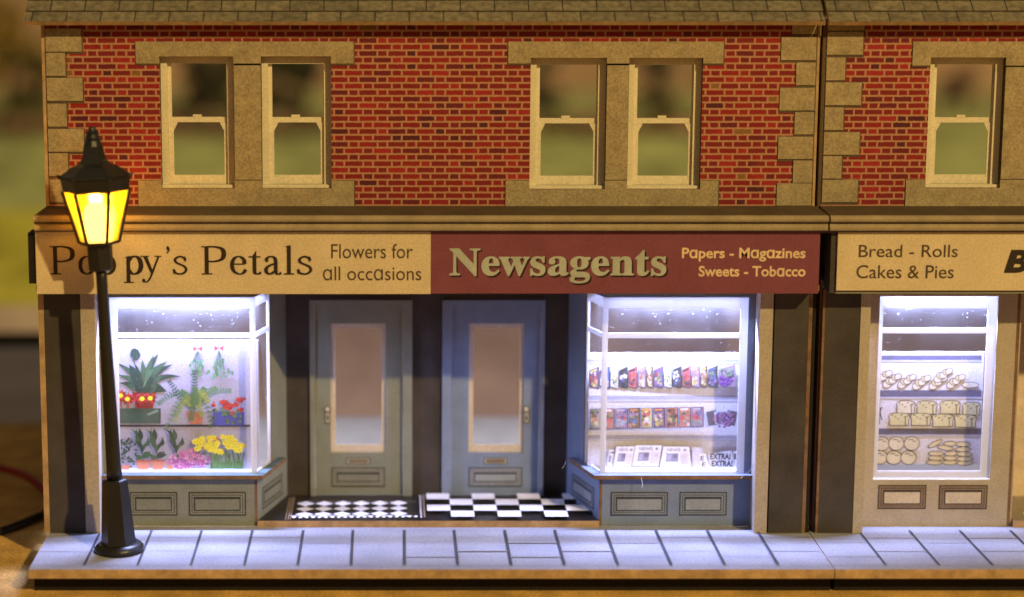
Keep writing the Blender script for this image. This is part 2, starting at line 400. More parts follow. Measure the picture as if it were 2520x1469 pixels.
def roof(root, xl, xr):
    mb = MB(); mb.uv = []; SL = R(40); c, s = math.cos(SL), math.sin(SL); y0, z0 = .03, 5.955; n = 8; st = .19
    def q(pts, mat, uvs): mb.face(pts, mat); mb.uv.extend(uvs)
    P = lambda x, t, h: (x, y0 + t * c - h * s, z0 + t * s + h * c)
    for i in range(n):
        a, b = i * st, (i + 1) * st; j = random.uniform(-.003, .003); lip = .034 if i == 0 else .013
        q([P(xl, a + j, .022 if i == 0 else .014), P(xr, a + j, .022 if i == 0 else .014), P(xr, b, 0), P(xl, b, 0)], SLATE, [(xl, a + .005), (xr, a + .005), (xr, b), (xl, b)])
        q([P(xl, a + j, -lip), P(xr, a + j, -lip), P(xr, a + j, .022 if i == 0 else .014), P(xl, a + j, .022 if i == 0 else .014)], EDGE if i == 0 else STONEDK, [(0, 0)] * 4)
    t = n * st
    q([P(xl, 0, -.034), P(xl, t, -.034), P(xr, t, -.034), P(xr, 0, -.034)], EDGEDK, [(0, 0)] * 4)
    top = P(0, t, 0); yb = 4.65
    q([(xl, top[1], top[2]), (xr, top[1], top[2]), (xr, yb, z0 - .12), (xl, yb, z0 - .12)], SLATE, [(xl, 0), (xr, 0), (xr, t), (xl, t)])
    for x in (xl, xr): q([P(x, 0, -.034), P(x, t, -.034), P(x, t, 0), P(x, 0, .022)], EDGE, [(0, 0)] * 4)
    return mb.build('roof', root)
def cornice(root, xl, xr, xl_wall, xr_wall):
    mb = MB()
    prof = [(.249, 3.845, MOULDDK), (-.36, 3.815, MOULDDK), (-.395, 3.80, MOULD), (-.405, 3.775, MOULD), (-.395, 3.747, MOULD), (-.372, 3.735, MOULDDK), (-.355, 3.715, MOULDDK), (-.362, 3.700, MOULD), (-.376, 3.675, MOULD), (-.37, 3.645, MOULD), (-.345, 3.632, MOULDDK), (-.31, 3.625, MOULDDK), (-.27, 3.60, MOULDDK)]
    ex = lambda y, a, b: b + (a - b) * min(1, (.25 - y) / .65)
    for i in range(len(prof) - 1):
        (ya, za, m), (yb, zb, _) = prof[i], prof[i + 1]
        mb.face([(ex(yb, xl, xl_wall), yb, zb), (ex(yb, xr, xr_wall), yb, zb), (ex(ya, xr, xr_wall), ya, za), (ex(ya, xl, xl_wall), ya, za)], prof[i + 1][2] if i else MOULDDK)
    for a, b in ((xl, xl_wall), (xr, xr_wall)):
        mb.face([(ex(y, a, b), y, z) for y, z, _ in prof] + [(b, .249, 3.60)], EDGEDK)
    return mb.build('cornice', root)
YS = -.30
def sign(root, x0, x1, z0, z1, mat, label, name='sign_board'):
    mb = MB().box(x0, x1, YS, YS + .035, z0, z1, mat, bottom=EDGE, sides=EDGE)
    return mb.build(name, root, label)
def sx(px, py): return U(px, py, YS - .003)
def lettering(art, board, body, pxl, pxr, pyb, pyc, mat, bold=0, shadow=None, mesh=None):
    xl, zb = sx(pxl, pyb); xr, zc = sx(pxr, pyc)
    if mesh is None: m, r = text_box(body, xl, xr, zb, zc, bold)
    else:
        m = mesh; cap = .676; k = (zc - zb) / cap
        r = (xl, xr, zb + min(p[1] for p in m[0]) * k, zb + max(p[1] for p in m[0]) * k)
    art.new(.003)
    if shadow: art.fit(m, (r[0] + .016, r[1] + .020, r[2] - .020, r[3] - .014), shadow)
    art.fit(m, r, mat)
    return art.build('lettering', board)
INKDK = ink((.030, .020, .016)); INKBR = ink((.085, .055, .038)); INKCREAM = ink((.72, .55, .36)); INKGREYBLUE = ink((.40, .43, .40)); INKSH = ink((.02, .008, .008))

# serif roman lettering drawn with a broad pen: thick down strokes, thin cross strokes
def pen(th=.17, tn=.058): return lambda dx, dy, t: tn + (th - tn) * abs(dy) ** 1.4
def glyph(art, ch, x0, w, y0, cap, mat):
    G = []; nat = {'P': .86, 'o': .60, 'p': .68, 'y': .74, "'": .2, 's': .5, 'e': .62, 't': .46, 'a': .62, 'l': .36}[ch]
    X = lambda p: (x0 + p[0] / nat * w, y0 + p[1] * cap); kx = cap
    rect = lambda a, b, c, d: art.poly([X((a, c)), X((b, c)), X((b, d)), X((a, d))], mat)
    path = lambda P, th=.17, tn=.058, cl=False: art.stroke([X(p) for p in spline(P, 8, cl)], lambda dx, dy, t: pen(th, tn)(dx, dy, t) * kx, mat, cl)
    dot = lambda x, y, r: art.poly([X(p) for p in ell(x, y, r * .9, r, 14)], mat)
    if ch == 'P':
        rect(.11, .255, 0, 1); rect(0, .38, 0, .045); rect(0, .2, .955, 1)
        path([(.18, .975), (.48, .975), (.72, .90), (.79, .73), (.72, .55), (.48, .465), (.2, .465)])
    if ch == 'o': path([(.30, .63), (.12, .53), (.07, .33), (.12, .12), (.30, .02), (.48, .12), (.53, .33), (.48, .53)], .14, .045, True)
    if ch == 'p':
        rect(.10, .235, -.27, .60); rect(0, .34, -.30, -.255); art.poly([X(q) for q in ((0, .60), (.10, .60), (.235, .60), (.235, .66))], mat)
        path([(.19, .50), (.28, .60), (.42, .635), (.55, .55), (.61, .33), (.55, .12), (.40, .02), (.27, .05), (.19, .14)])
    if ch == 'y':
        art.poly([X(q) for q in ((.09, .64), (.24, .64), (.43, .14), (.37, .0))], mat); rect(0, .31, .62, .66); rect(.50, .74, .62, .66)
        path([(.645, .64), (.52, .34), (.40, .03), (.30, -.17), (.20, -.26), (.10, -.24)], .075, .05); dot(.10, -.21, .065)
    if ch == "'":
        dot(.10, .93, .075); path([(.15, .93), (.14, .84), (.05, .75)], .06, .04)
    if ch == 's':
        path([(.42, .49), (.40, .57), (.27, .635), (.14, .58), (.10, .49), (.16, .41), (.27, .355), (.40, .28), (.45, .17), (.38, .06), (.25, .02), (.11, .06), (.05, .18)], .10, .06)
        rect(.405, .435, .45, .64); rect(.035, .065, .02, .20)
    if ch == 'e':
        rect(.12, .54, .345, .39); path([(.53, .37), (.50, .53), (.34, .635), (.16, .56), (.08, .34), (.15, .12), (.33, .02), (.48, .06), (.57, .18)], .14, .045)
    if ch == 't':
        rect(.14, .275, .12, .66); art.poly([X(q) for q in ((.14, .66), (.275, .66), (.275, .86))], mat); rect(0, .42, .60, .645)
        path([(.207, .16), (.23, .05), (.33, .02), (.44, .08)], .13, .05)
    if ch == 'a':
        rect(.36, .49, .08, .47); path([(.425, .44), (.39, .58), (.26, .635), (.13, .58), (.10, .48)], .13, .05); dot(.115, .49, .06)
        path([(.40, .385), (.22, .32), (.10, .22), (.10, .09), (.22, .02), (.38, .11)], .13, .05); path([(.425, .12), (.46, .03), (.54, .02), (.61, .07)], .12, .05)
    if ch == 'l':
        rect(.11, .245, 0, 1.02); rect(0, .36, 0, .045); art.poly([X(q) for q in ((0, .97), (.11, .97), (.245, .97), (.245, 1.04))], mat)

NEWS = [[[0.6,-0.016],[0.159,0.521],[0.159,0.117],[0.16,0.093],[0.163,0.073],[0.169,0.057],[0.177,0.046],[0.188,0.038],[0.203,0.032],[0.223,0.028],[0.248,0.026],[0.248,0.0],[0.027,0.0],[0.027,0.026],[0.043,0.027],[0.058,0.029],[0.07,0.031],[0.081,0.035],[0.089,0.039],[0.096,0.045],[0.102,0.053],[0.106,0.062],[0.109,0.072],[0.111,0.085],[0.113,0.1],[0.113,0.117],[0.113,0.578],[0.09,0.606],[0.073,0.626],[0.061,0.639],[0.054,0.645],[0.049,0.647],[0.042,0.65],[0.035,0.651],[0.027,0.653],[0.027,0.678],[0.233,0.678],[0.582,0.251],[0.582,0.562],[0.582,0.579],[0.58,0.594],[0.578,0.606],[0.575,0.617],[0.571,0.625],[0.565,0.632],[0.558,0.638],[0.549,0.643],[0.538,0.646],[0.526,0.649],[0.51,0.651],[0.493,0.653],[0.493,0.678],[0.714,0.678],[0.714,0.653],[0.69,0.651],[0.671,0.647],[0.656,0.641],[0.645,0.633],[0.638,0.621],[0.632,0.605],[0.629,0.585],[0.628,0.561],[0.628,-0.016]],[[0.964,-0.015],[0.936,-0.013],[0.909,-0.007],[0.884,0.002],[0.861,0.016],[0.84,0.032],[0.821,0.052],[0.804,0.076],[0.79,0.102],[0.779,0.131],[0.771,0.163],[0.766,0.197],[0.764,0.234],[0.766,0.268],[0.771,0.3],[0.779,0.33],[0.791,0.358],[0.806,0.384],[0.823,0.406],[0.842,0.426],[0.865,0.443],[0.888,0.457],[0.914,0.466],[0.941,0.472],[0.969,0.474],[1.01,0.47],[1.046,0.46],[1.078,0.442],[1.105,0.417],[1.128,0.386],[1.143,0.349],[1.153,0.306],[1.156,0.258],[1.156,0.247],[0.909,0.247],[0.917,0.167],[0.941,0.109],[0.979,0.075],[1.032,0.063],[1.061,0.067],[1.088,0.079],[1.113,0.1],[1.137,0.128],[1.159,0.108],[1.119,0.054],[1.074,0.016],[1.022,-0.007]],[[0.908,0.286],[1.035,0.286],[1.035,0.32],[1.034,0.349],[1.032,0.375],[1.028,0.396],[1.023,0.413],[1.015,0.425],[1.004,0.435],[0.991,0.44],[0.975,0.442],[0.946,0.433],[0.925,0.407],[0.912,0.364],[0.908,0.303]],[[1.365,-0.015],[1.208,0.394],[1.204,0.403],[1.201,0.411],[1.196,0.418],[1.192,0.424],[1.187,0.428],[1.181,0.432],[1.175,0.435],[1.167,0.437],[1.167,0.462],[1.389,0.462],[1.389,0.437],[1.38,0.436],[1.372,0.435],[1.366,0.433],[1.361,0.431],[1.358,0.427],[1.355,0.423],[1.353,0.417],[1.353,0.411],[1.355,0.396],[1.361,0.376],[1.431,0.189],[1.497,0.35],[1.482,0.396],[1.478,0.407],[1.474,0.417],[1.47,0.424],[1.466,0.43],[1.46,0.433],[1.453,0.436],[1.444,0.438],[1.433,0.439],[1.433,0.462],[1.664,0.462],[1.664,0.437],[1.646,0.435],[1.633,0.43],[1.626,0.422],[1.623,0.411],[1.624,0.401],[1.626,0.39],[1.683,0.21],[1.752,0.381],[1.755,0.389],[1.757,0.397],[1.759,0.404],[1.759,0.41],[1.758,0.417],[1.756,0.422],[1.753,0.427],[1.749,0.43],[1.742,0.433],[1.734,0.435],[1.725,0.437],[1.713,0.439],[1.713,0.462],[1.846,0.462],[1.846,0.439],[1.836,0.438],[1.828,0.435],[1.821,0.43],[1.816,0.424],[1.811,0.416],[1.806,0.406],[1.801,0.396],[1.796,0.384],[1.636,-0.015],[1.613,-0.015],[1.515,0.293],[1.391,-0.015]],[[2.055,-0.015],[2.034,-0.014],[2.011,-0.009],[1.986,-0.002],[1.959,0.009],[1.954,0.011],[1.95,0.012],[1.944,0.013],[1.939,0.013],[1.928,0.011],[1.919,0.006],[1.911,-0.002],[1.906,-0.013],[1.883,-0.013],[1.883,0.157],[1.909,0.157],[1.917,0.127],[1.929,0.101],[1.942,0.078],[1.959,0.058],[1.978,0.042],[1.997,0.031],[2.018,0.024],[2.039,0.022],[2.056,0.023],[2.072,0.026],[2.085,0.032],[2.096,0.04],[2.105,0.049],[2.111,0.06],[2.115,0.073],[2.116,0.087],[2.113,0.107],[2.103,0.125],[2.086,0.142],[2.062,0.156],[1.989,0.193],[1.965,0.206],[1.944,0.221],[1.926,0.236],[1.911,0.252],[1.9,0.269],[1.892,0.288],[1.887,0.307],[1.885,0.328],[1.888,0.358],[1.895,0.386],[1.908,0.411],[1.927,0.433],[1.949,0.451],[1.976,0.465],[2.006,0.472],[2.04,0.475],[2.048,0.475],[2.057,0.474],[2.067,0.472],[2.077,0.471],[2.088,0.468],[2.1,0.465],[2.112,0.462],[2.126,0.458],[2.137,0.456],[2.147,0.454],[2.155,0.455],[2.162,0.459],[2.168,0.466],[2.173,0.475],[2.193,0.475],[2.193,0.33],[2.17,0.33],[2.161,0.355],[2.15,0.378],[2.137,0.397],[2.123,0.413],[2.106,0.425],[2.089,0.434],[2.071,0.439],[2.052,0.441],[2.037,0.44],[2.024,0.437],[2.012,0.432],[2.003,0.426],[1.996,0.417],[1.99,0.408],[1.987,0.397],[1.986,0.386],[1.987,0.374],[1.99,0.364],[1.995,0.354],[2.002,0.346],[2.01,0.338],[2.021,0.33],[2.033,0.323],[2.048,0.315],[2.115,0.282],[2.139,0.269],[2.159,0.255],[2.176,0.241],[2.19,0.226],[2.2,0.208],[2.207,0.189],[2.212,0.166],[2.213,0.141],[2.21,0.107],[2.202,0.077],[2.189,0.05],[2.17,0.027],[2.146,0.009],[2.119,-0.004],[2.089,-0.012]],[[2.638,-0.015],[2.605,-0.011],[2.58,0.002],[2.564,0.023],[2.557,0.052],[2.522,0.024],[2.484,0.003],[2.444,-0.009],[2.401,-0.013],[2.376,-0.011],[2.355,-0.006],[2.335,0.004],[2.319,0.017],[2.306,0.033],[2.297,0.051],[2.291,0.072],[2.289,0.094],[2.293,0.126],[2.305,0.154],[2.325,0.18],[2.354,0.203],[2.39,0.223],[2.436,0.244],[2.491,0.264],[2.555,0.283],[2.555,0.359],[2.554,0.379],[2.551,0.395],[2.545,0.409],[2.537,0.421],[2.527,0.429],[2.514,0.435],[2.498,0.439],[2.479,0.44],[2.451,0.438],[2.43,0.432],[2.418,0.422],[2.414,0.408],[2.415,0.404],[2.418,0.398],[2.422,0.391],[2.428,0.382],[2.434,0.372],[2.439,0.363],[2.441,0.353],[2.442,0.344],[2.441,0.331],[2.437,0.32],[2.431,0.309],[2.423,0.301],[2.412,0.293],[2.401,0.288],[2.388,0.285],[2.374,0.284],[2.359,0.285],[2.346,0.289],[2.335,0.294],[2.326,0.303],[2.318,0.313],[2.312,0.324],[2.309,0.337],[2.308,0.352],[2.31,0.369],[2.314,0.385],[2.322,0.4],[2.333,0.415],[2.346,0.428],[2.362,0.439],[2.38,0.449],[2.4,0.458],[2.422,0.465],[2.447,0.47],[2.472,0.473],[2.5,0.474],[2.55,0.472],[2.591,0.464],[2.625,0.452],[2.651,0.435],[2.67,0.413],[2.684,0.385],[2.692,0.352],[2.695,0.313],[2.695,0.093],[2.695,0.081],[2.696,0.072],[2.697,0.064],[2.698,0.059],[2.7,0.056],[2.703,0.053],[2.707,0.052],[2.712,0.051],[2.717,0.052],[2.723,0.054],[2.729,0.057],[2.736,0.062],[2.749,0.041],[2.724,0.016],[2.697,-0.001],[2.668,-0.012]],[[2.484,0.05],[2.491,0.051],[2.5,0.053],[2.508,0.056],[2.518,0.061],[2.528,0.067],[2.537,0.075],[2.546,0.084],[2.555,0.094],[2.555,0.252],[2.503,0.234],[2.465,0.206],[2.443,0.17],[2.435,0.125],[2.438,0.092],[2.447,0.069],[2.463,0.055]],[[2.988,-0.209],[2.942,-0.207],[2.903,-0.202],[2.869,-0.193],[2.842,-0.181],[2.82,-0.166],[2.805,-0.149],[2.795,-0.131],[2.792,-0.111],[2.797,-0.088],[2.812,-0.068],[2.838,-0.052],[2.873,-0.038],[2.844,-0.021],[2.823,-0.001],[2.81,0.021],[2.806,0.045],[2.808,0.063],[2.813,0.08],[2.822,0.095],[2.834,0.11],[2.85,0.124],[2.87,0.138],[2.895,0.151],[2.923,0.164],[2.871,0.19],[2.834,0.224],[2.811,0.266],[2.804,0.316],[2.806,0.339],[2.811,0.36],[2.819,0.38],[2.83,0.399],[2.844,0.415],[2.861,0.43],[2.88,0.443],[2.902,0.454],[2.925,0.463],[2.95,0.469],[2.977,0.473],[3.005,0.474],[3.034,0.473],[3.063,0.469],[3.091,0.462],[3.118,0.453],[3.243,0.453],[3.243,0.399],[3.17,0.399],[3.185,0.377],[3.196,0.354],[3.203,0.329],[3.205,0.303],[3.204,0.282],[3.199,0.262],[3.192,0.243],[3.182,0.225],[3.169,0.209],[3.155,0.195],[3.138,0.182],[3.119,0.172],[3.098,0.164],[3.076,0.158],[3.052,0.154],[3.027,0.153],[3.005,0.154],[2.982,0.155],[2.97,0.154],[2.958,0.151],[2.948,0.147],[2.939,0.141],[2.931,0.133],[2.925,0.125],[2.922,0.116],[2.921,0.106],[2.925,0.092],[2.936,0.081],[2.955,0.075],[2.981,0.073],[3.032,0.073],[3.069,0.072],[3.103,0.07],[3.132,0.066],[3.157,0.06],[3.178,0.053],[3.196,0.043],[3.21,0.032],[3.222,0.019],[3.23,0.004],[3.236,-0.014],[3.24,-0.033],[3.241,-0.055],[3.237,-0.089],[3.225,-0.119],[3.205,-0.146],[3.177,-0.168],[3.141,-0.186],[3.097,-0.199],[3.046,-0.206]],[[3.005,0.185],[3.022,0.187],[3.035,0.193],[3.046,0.203],[3.055,0.217],[3.06,0.235],[3.065,0.257],[3.067,0.284],[3.068,0.314],[3.067,0.345],[3.065,0.371],[3.06,0.393],[3.055,0.411],[3.046,0.425],[3.035,0.434],[3.022,0.44],[3.005,0.442],[2.989,0.44],[2.975,0.434],[2.964,0.425],[2.956,0.411],[2.949,0.393],[2.945,0.371],[2.942,0.345],[2.941,0.314],[2.942,0.284],[2.945,0.257],[2.949,0.235],[2.956,0.217],[2.964,0.203],[2.975,0.193],[2.989,0.187]],[[3.01,-0.173],[3.077,-0.168],[3.125,-0.154],[3.153,-0.131],[3.163,-0.098],[3.162,-0.086],[3.158,-0.076],[3.151,-0.068],[3.142,-0.062],[3.13,-0.057],[3.115,-0.054],[3.097,-0.052],[3.076,-0.051],[2.915,-0.051],[2.9,-0.063],[2.889,-0.077],[2.882,-0.092],[2.88,-0.108],[2.882,-0.121],[2.888,-0.133],[2.898,-0.144],[2.912,-0.154],[2.93,-0.162],[2.952,-0.168],[2.979,-0.172]],[[3.487,-0.015],[3.459,-0.013],[3.432,-0.007],[3.407,0.002],[3.384,0.016],[3.363,0.032],[3.344,0.052],[3.327,0.076],[3.313,0.102],[3.302,0.131],[3.294,0.163],[3.289,0.197],[3.287,0.234],[3.289,0.268],[3.294,0.3],[3.302,0.33],[3.314,0.358],[3.329,0.384],[3.346,0.406],[3.365,0.426],[3.388,0.443],[3.411,0.457],[3.437,0.466],[3.464,0.472],[3.492,0.474],[3.533,0.47],[3.569,0.46],[3.601,0.442],[3.629,0.417],[3.651,0.386],[3.666,0.349],[3.676,0.306],[3.679,0.258],[3.679,0.247],[3.432,0.247],[3.44,0.167],[3.464,0.109],[3.502,0.075],[3.555,0.063],[3.584,0.067],[3.611,0.079],[3.636,0.1],[3.66,0.128],[3.682,0.108],[3.642,0.054],[3.597,0.016],[3.545,-0.007]],[[3.431,0.286],[3.558,0.286],[3.558,0.32],[3.557,0.349],[3.555,0.375],[3.551,0.396],[3.546,0.413],[3.538,0.425],[3.527,0.435],[3.514,0.44],[3.498,0.442],[3.469,0.433],[3.448,0.407],[3.435,0.364],[3.431,0.303]],[[3.733,0.0],[3.733,0.024],[3.746,0.025],[3.758,0.028],[3.766,0.032],[3.773,0.038],[3.778,0.046],[3.781,0.056],[3.783,0.068],[3.784,0.083],[3.784,0.377],[3.783,0.391],[3.782,0.404],[3.778,0.414],[3.774,0.423],[3.768,0.429],[3.759,0.434],[3.748,0.437],[3.734,0.438],[3.734,0.462],[3.926,0.462],[3.926,0.398],[3.956,0.431],[3.989,0.455],[4.027,0.469],[4.068,0.474],[4.125,0.464],[4.166,0.434],[4.19,0.385],[4.198,0.315],[4.198,0.083],[4.199,0.069],[4.201,0.056],[4.204,0.046],[4.208,0.039],[4.214,0.033],[4.223,0.028],[4.234,0.025],[4.247,0.024],[4.247,0.0],[4.007,0.0],[4.007,0.024],[4.014,0.024],[4.032,0.028],[4.046,0.039],[4.053,0.057],[4.056,0.083],[4.056,0.323],[4.055,0.342],[4.054,0.359],[4.051,0.373],[4.047,0.384],[4.041,0.393],[4.033,0.399],[4.022,0.403],[4.008,0.404],[3.985,0.401],[3.964,0.391],[3.944,0.374],[3.926,0.35],[3.926,0.083],[3.927,0.069],[3.928,0.056],[3.931,0.046],[3.936,0.039],[3.941,0.033],[3.95,0.028],[3.961,0.025],[3.974,0.024],[3.974,0.0]],[[4.457,-0.014],[4.429,-0.012],[4.406,-0.007],[4.386,0.003],[4.371,0.016],[4.36,0.032],[4.352,0.053],[4.347,0.077],[4.345,0.106],[4.345,0.415],[4.303,0.415],[4.303,0.446],[4.332,0.474],[4.358,0.5],[4.382,0.526],[4.404,0.55],[4.423,0.572],[4.44,0.593],[4.454,0.613],[4.465,0.631],[4.488,0.631],[4.488,0.462],[4.582,0.462],[4.582,0.415],[4.488,0.415],[4.488,0.122],[4.488,0.107],[4.49,0.095],[4.492,0.084],[4.496,0.076],[4.5,0.069],[4.506,0.064],[4.514,0.061],[4.523,0.06],[4.54,0.063],[4.555,0.073],[4.568,0.089],[4.58,0.111],[4.604,0.098],[4.578,0.049],[4.544,0.014],[4.504,-0.007]],[[4.838,-0.015],[4.817,-0.014],[4.794,-0.009],[4.769,-0.002],[4.742,0.009],[4.737,0.011],[4.733,0.012],[4.727,0.013],[4.722,0.013],[4.711,0.011],[4.702,0.006],[4.694,-0.002],[4.689,-0.013],[4.666,-0.013],[4.666,0.157],[4.692,0.157],[4.7,0.127],[4.712,0.101],[4.725,0.078],[4.742,0.058],[4.76,0.042],[4.78,0.031],[4.801,0.024],[4.822,0.022],[4.839,0.023],[4.855,0.026],[4.868,0.032],[4.879,0.04],[4.888,0.049],[4.894,0.06],[4.898,0.073],[4.899,0.087],[4.896,0.107],[4.886,0.125],[4.869,0.142],[4.845,0.156],[4.772,0.193],[4.748,0.206],[4.727,0.221],[4.709,0.236],[4.694,0.252],[4.683,0.269],[4.675,0.288],[4.67,0.307],[4.668,0.328],[4.671,0.358],[4.678,0.386],[4.691,0.411],[4.71,0.433],[4.732,0.451],[4.759,0.465],[4.789,0.472],[4.823,0.475],[4.831,0.475],[4.84,0.474],[4.85,0.472],[4.86,0.471],[4.871,0.468],[4.883,0.465],[4.895,0.462],[4.909,0.458],[4.92,0.456],[4.93,0.454],[4.938,0.455],[4.945,0.459],[4.951,0.466],[4.956,0.475],[4.976,0.475],[4.976,0.33],[4.953,0.33],[4.944,0.355],[4.933,0.378],[4.92,0.397],[4.906,0.413],[4.889,0.425],[4.872,0.434],[4.854,0.439],[4.835,0.441],[4.82,0.44],[4.807,0.437],[4.795,0.432],[4.786,0.426],[4.779,0.417],[4.773,0.408],[4.77,0.397],[4.769,0.386],[4.77,0.375],[4.773,0.364],[4.778,0.355],[4.785,0.346],[4.793,0.338],[4.804,0.33],[4.816,0.323],[4.831,0.315],[4.898,0.282],[4.922,0.269],[4.942,0.255],[4.959,0.241],[4.973,0.226],[4.983,0.208],[4.99,0.189],[4.995,0.166],[4.996,0.141],[4.993,0.107],[4.985,0.077],[4.972,0.05],[4.953,0.027],[4.929,0.009],[4.902,-0.005],[4.872,-0.012]]]

# ------------------------------------------------------------------ florist and newsagent: one brick building
shop = thing('shop_building', (.43, .25, 0), 'red brick florist and newsagent pair with cream and maroon signs and two lit bay windows', 'building', 'shop buildings in the terrace')
WIN = [(-2.66, -1.815, 4.05, 5.565), (-1.50, -.70, 4.05, 5.56), (1.585, 2.455, 4.04, 5.548), (2.712, 3.555, 4.04, 5.548)]
wall_holes(MB(), -3.965, 4.845, 3.60, 5.99, YU, YU + .10, WIN, BRICK, STONEDK).build('brick_wall', shop)
MB().box(-4.005, -3.966, YU + .004, YU + .12, 3.6, 5.96, EDGEDK, front=EDGE).box(4.846, 4.885, YU - .004, YU + .12, 3.6, 5.96, EDGE).build('corner_edge', shop)
for bot, big in zip((5.62, 5.345, 5.06, 4.765, 4.475, 4.195, 3.89), (1, 0, 1, 0, 1, 0, 1)): stone('quoin', shop, -3.955, -3.955 + (.41 if big else .22), bot, bot + .262)
stone('quoin', shop, 4.56, 4.842, 5.82, 5.93)
for bot, big in zip((5.525, 5.24, 4.95, 4.675, 4.39, 4.115, 3.85), (1, 0, 1, 0, 1, 0, 1)): stone('quoin', shop, 4.842 - (.40 if big else .22), 4.842, bot, bot + .258)
for a, b, c, d, w1, w2 in ((-2.93, -.44, -2.93, -.44, WIN[0], WIN[1]), (1.325, 3.785, 1.31, 3.765, WIN[2], WIN[3])):
    zt = w1[3]
    m = MB(); y0, y1 = YU - .014, YU - .0005
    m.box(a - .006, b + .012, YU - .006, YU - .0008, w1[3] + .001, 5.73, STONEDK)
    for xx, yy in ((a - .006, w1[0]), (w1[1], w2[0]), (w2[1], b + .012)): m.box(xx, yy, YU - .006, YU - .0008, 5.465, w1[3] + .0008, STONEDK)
    m.box(a, b, y0, YU - .0062, w1[3] + .002, 5.735, STONE)
    for xx, yy in ((a, w1[0]), (w1[1], w2[0]), (w2[1], b)): m.box(xx, yy, y0, YU - .0062, 5.485, w1[3] + .0018, STONE)
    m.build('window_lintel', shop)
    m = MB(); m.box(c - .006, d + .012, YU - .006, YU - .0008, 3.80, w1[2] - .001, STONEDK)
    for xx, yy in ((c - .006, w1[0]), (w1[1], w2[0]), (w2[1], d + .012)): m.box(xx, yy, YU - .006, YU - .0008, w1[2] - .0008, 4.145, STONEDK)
    m.box(c, d, y0, YU - .0062, 3.80, w1[2], STONE)
    for xx, yy in ((c, w1[0]), (w1[1], w2[0]), (w2[1], d)): m.box(xx, yy, y0, YU - .0062, w1[2] + .0002, 4.140, STONE)
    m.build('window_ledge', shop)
    MB().box(w1[1], w2[0], YU - .006, YU - .001, 4.142, 5.483, STONEDK).box(w1[1] + .004, w2[0] - .004, YU - .014, YU - .0062, 4.150, 5.464, STONE).build('window_mullion', shop)
for w in WIN: sash_window(shop, *w)
roof(shop, -4.16, 4.895)
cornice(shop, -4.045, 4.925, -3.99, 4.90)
# the shell: side walls, floors, back wall
def shell(root, xl, xr, back_open):
    s = MB(); yu, yb = 4.5, 7.5
    s.box(xl - .03, xl, .11, yb, 0, 3.0, INTER); s.box(xr, xr + .03, .11, yb, 0, 3.0, INTER)
    s.box(xl + .06, xl + .09, YU + .12, yu, 3.001, 5.75, INTER); s.box(xr - .09, xr - .06, YU + .12, yu, 3.001, 5.75, INTER)
    s.box(xl, xr, -.26, yb, 2.93, 2.999, INTER)
    s.box(xl, xr, 1.45, yb, -.2, .035, INTER, top=INTFLOOR)
    s.box(xl, xr, yb, yb + .05, -.2, 3.0, INTER)
    R0, n = 1.6, 8                                   # added cove: its curve gives a smooth light-to-dark gradient behind the doors
    q = [(yb - R0 + R0 * math.sin(t * math.pi / 2 / n), .037 + R0 - R0 * math.cos(t * math.pi / 2 / n)) for t in range(n + 1)]
    for (ya, za), (yc, zc) in zip(q, q[1:]): s.face([(xl, ya - .002, za), (xr, ya - .002, za), (xr, yc - .002, zc), (xl, yc - .002, zc)], INTER)
    s.box(xl + .06, xl + .3, yu, yu + .05, 3.001, 5.75, INTER); s.box(xr - .3, xr - .06, yu, yu + .05, 3.001, 5.75, INTER)
    return s.build('rear_shell', root)
shell(shop, -4.06, 4.87, True)
# signs
fl = sign(shop, -4.045, .438, 2.905, 3.622, SIGNCREAM, 'cream florist sign'); nw = sign(shop, .4405, 4.852, 2.910, 3.620, SIGNMAROON, 'maroon newsagent sign')
MB().box(-4.135, -4.052, -.27, .05, 3.02, 3.60, BLACKC).build('fascia_end', shop)
A = Art((0, YS, 0), (1, 0, 0), (0, 0, 1), .00012, .002)
zb, zc = sx(400, 676)[1], sx(400, 606)[1]
A.new()
for ch, a, b in (('P', 345, 515), ('o', 540, 655), ('p', 662, 797), ('p', 850, 985), ('y', 968, 1112), ("'", 1142, 1172), ('s', 1184, 1292), ('P', 1388, 1556), ('e', 1582, 1702), ('t', 1712, 1802), ('a', 1815, 1938), ('l', 1955, 2026), ('s', 2040, 2152)):
    xa, xb = sx(a / 2.798, 650)[0], sx(b / 2.798, 650)[0]
    glyph(A, ch, xa, xb - xa, zb, zc - zb, INKDK)
A.build('lettering', fl)
lettering(A, fl, 'Flowers for', 815, 1016, 636, 601, INKBR); lettering(A, fl, 'ɑll occɑsions', 795, 1037, 690, 656, INKBR)
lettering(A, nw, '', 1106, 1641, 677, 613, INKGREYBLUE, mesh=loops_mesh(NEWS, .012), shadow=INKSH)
lettering(A, nw, 'Pɑpers - Mɑgɑzines', 1678, 1983, 635, 610, INKCREAM, .022); lettering(A, nw, 'Sweets - Tobɑcco', 1719, 1983, 680, 655, INKCREAM, .022)
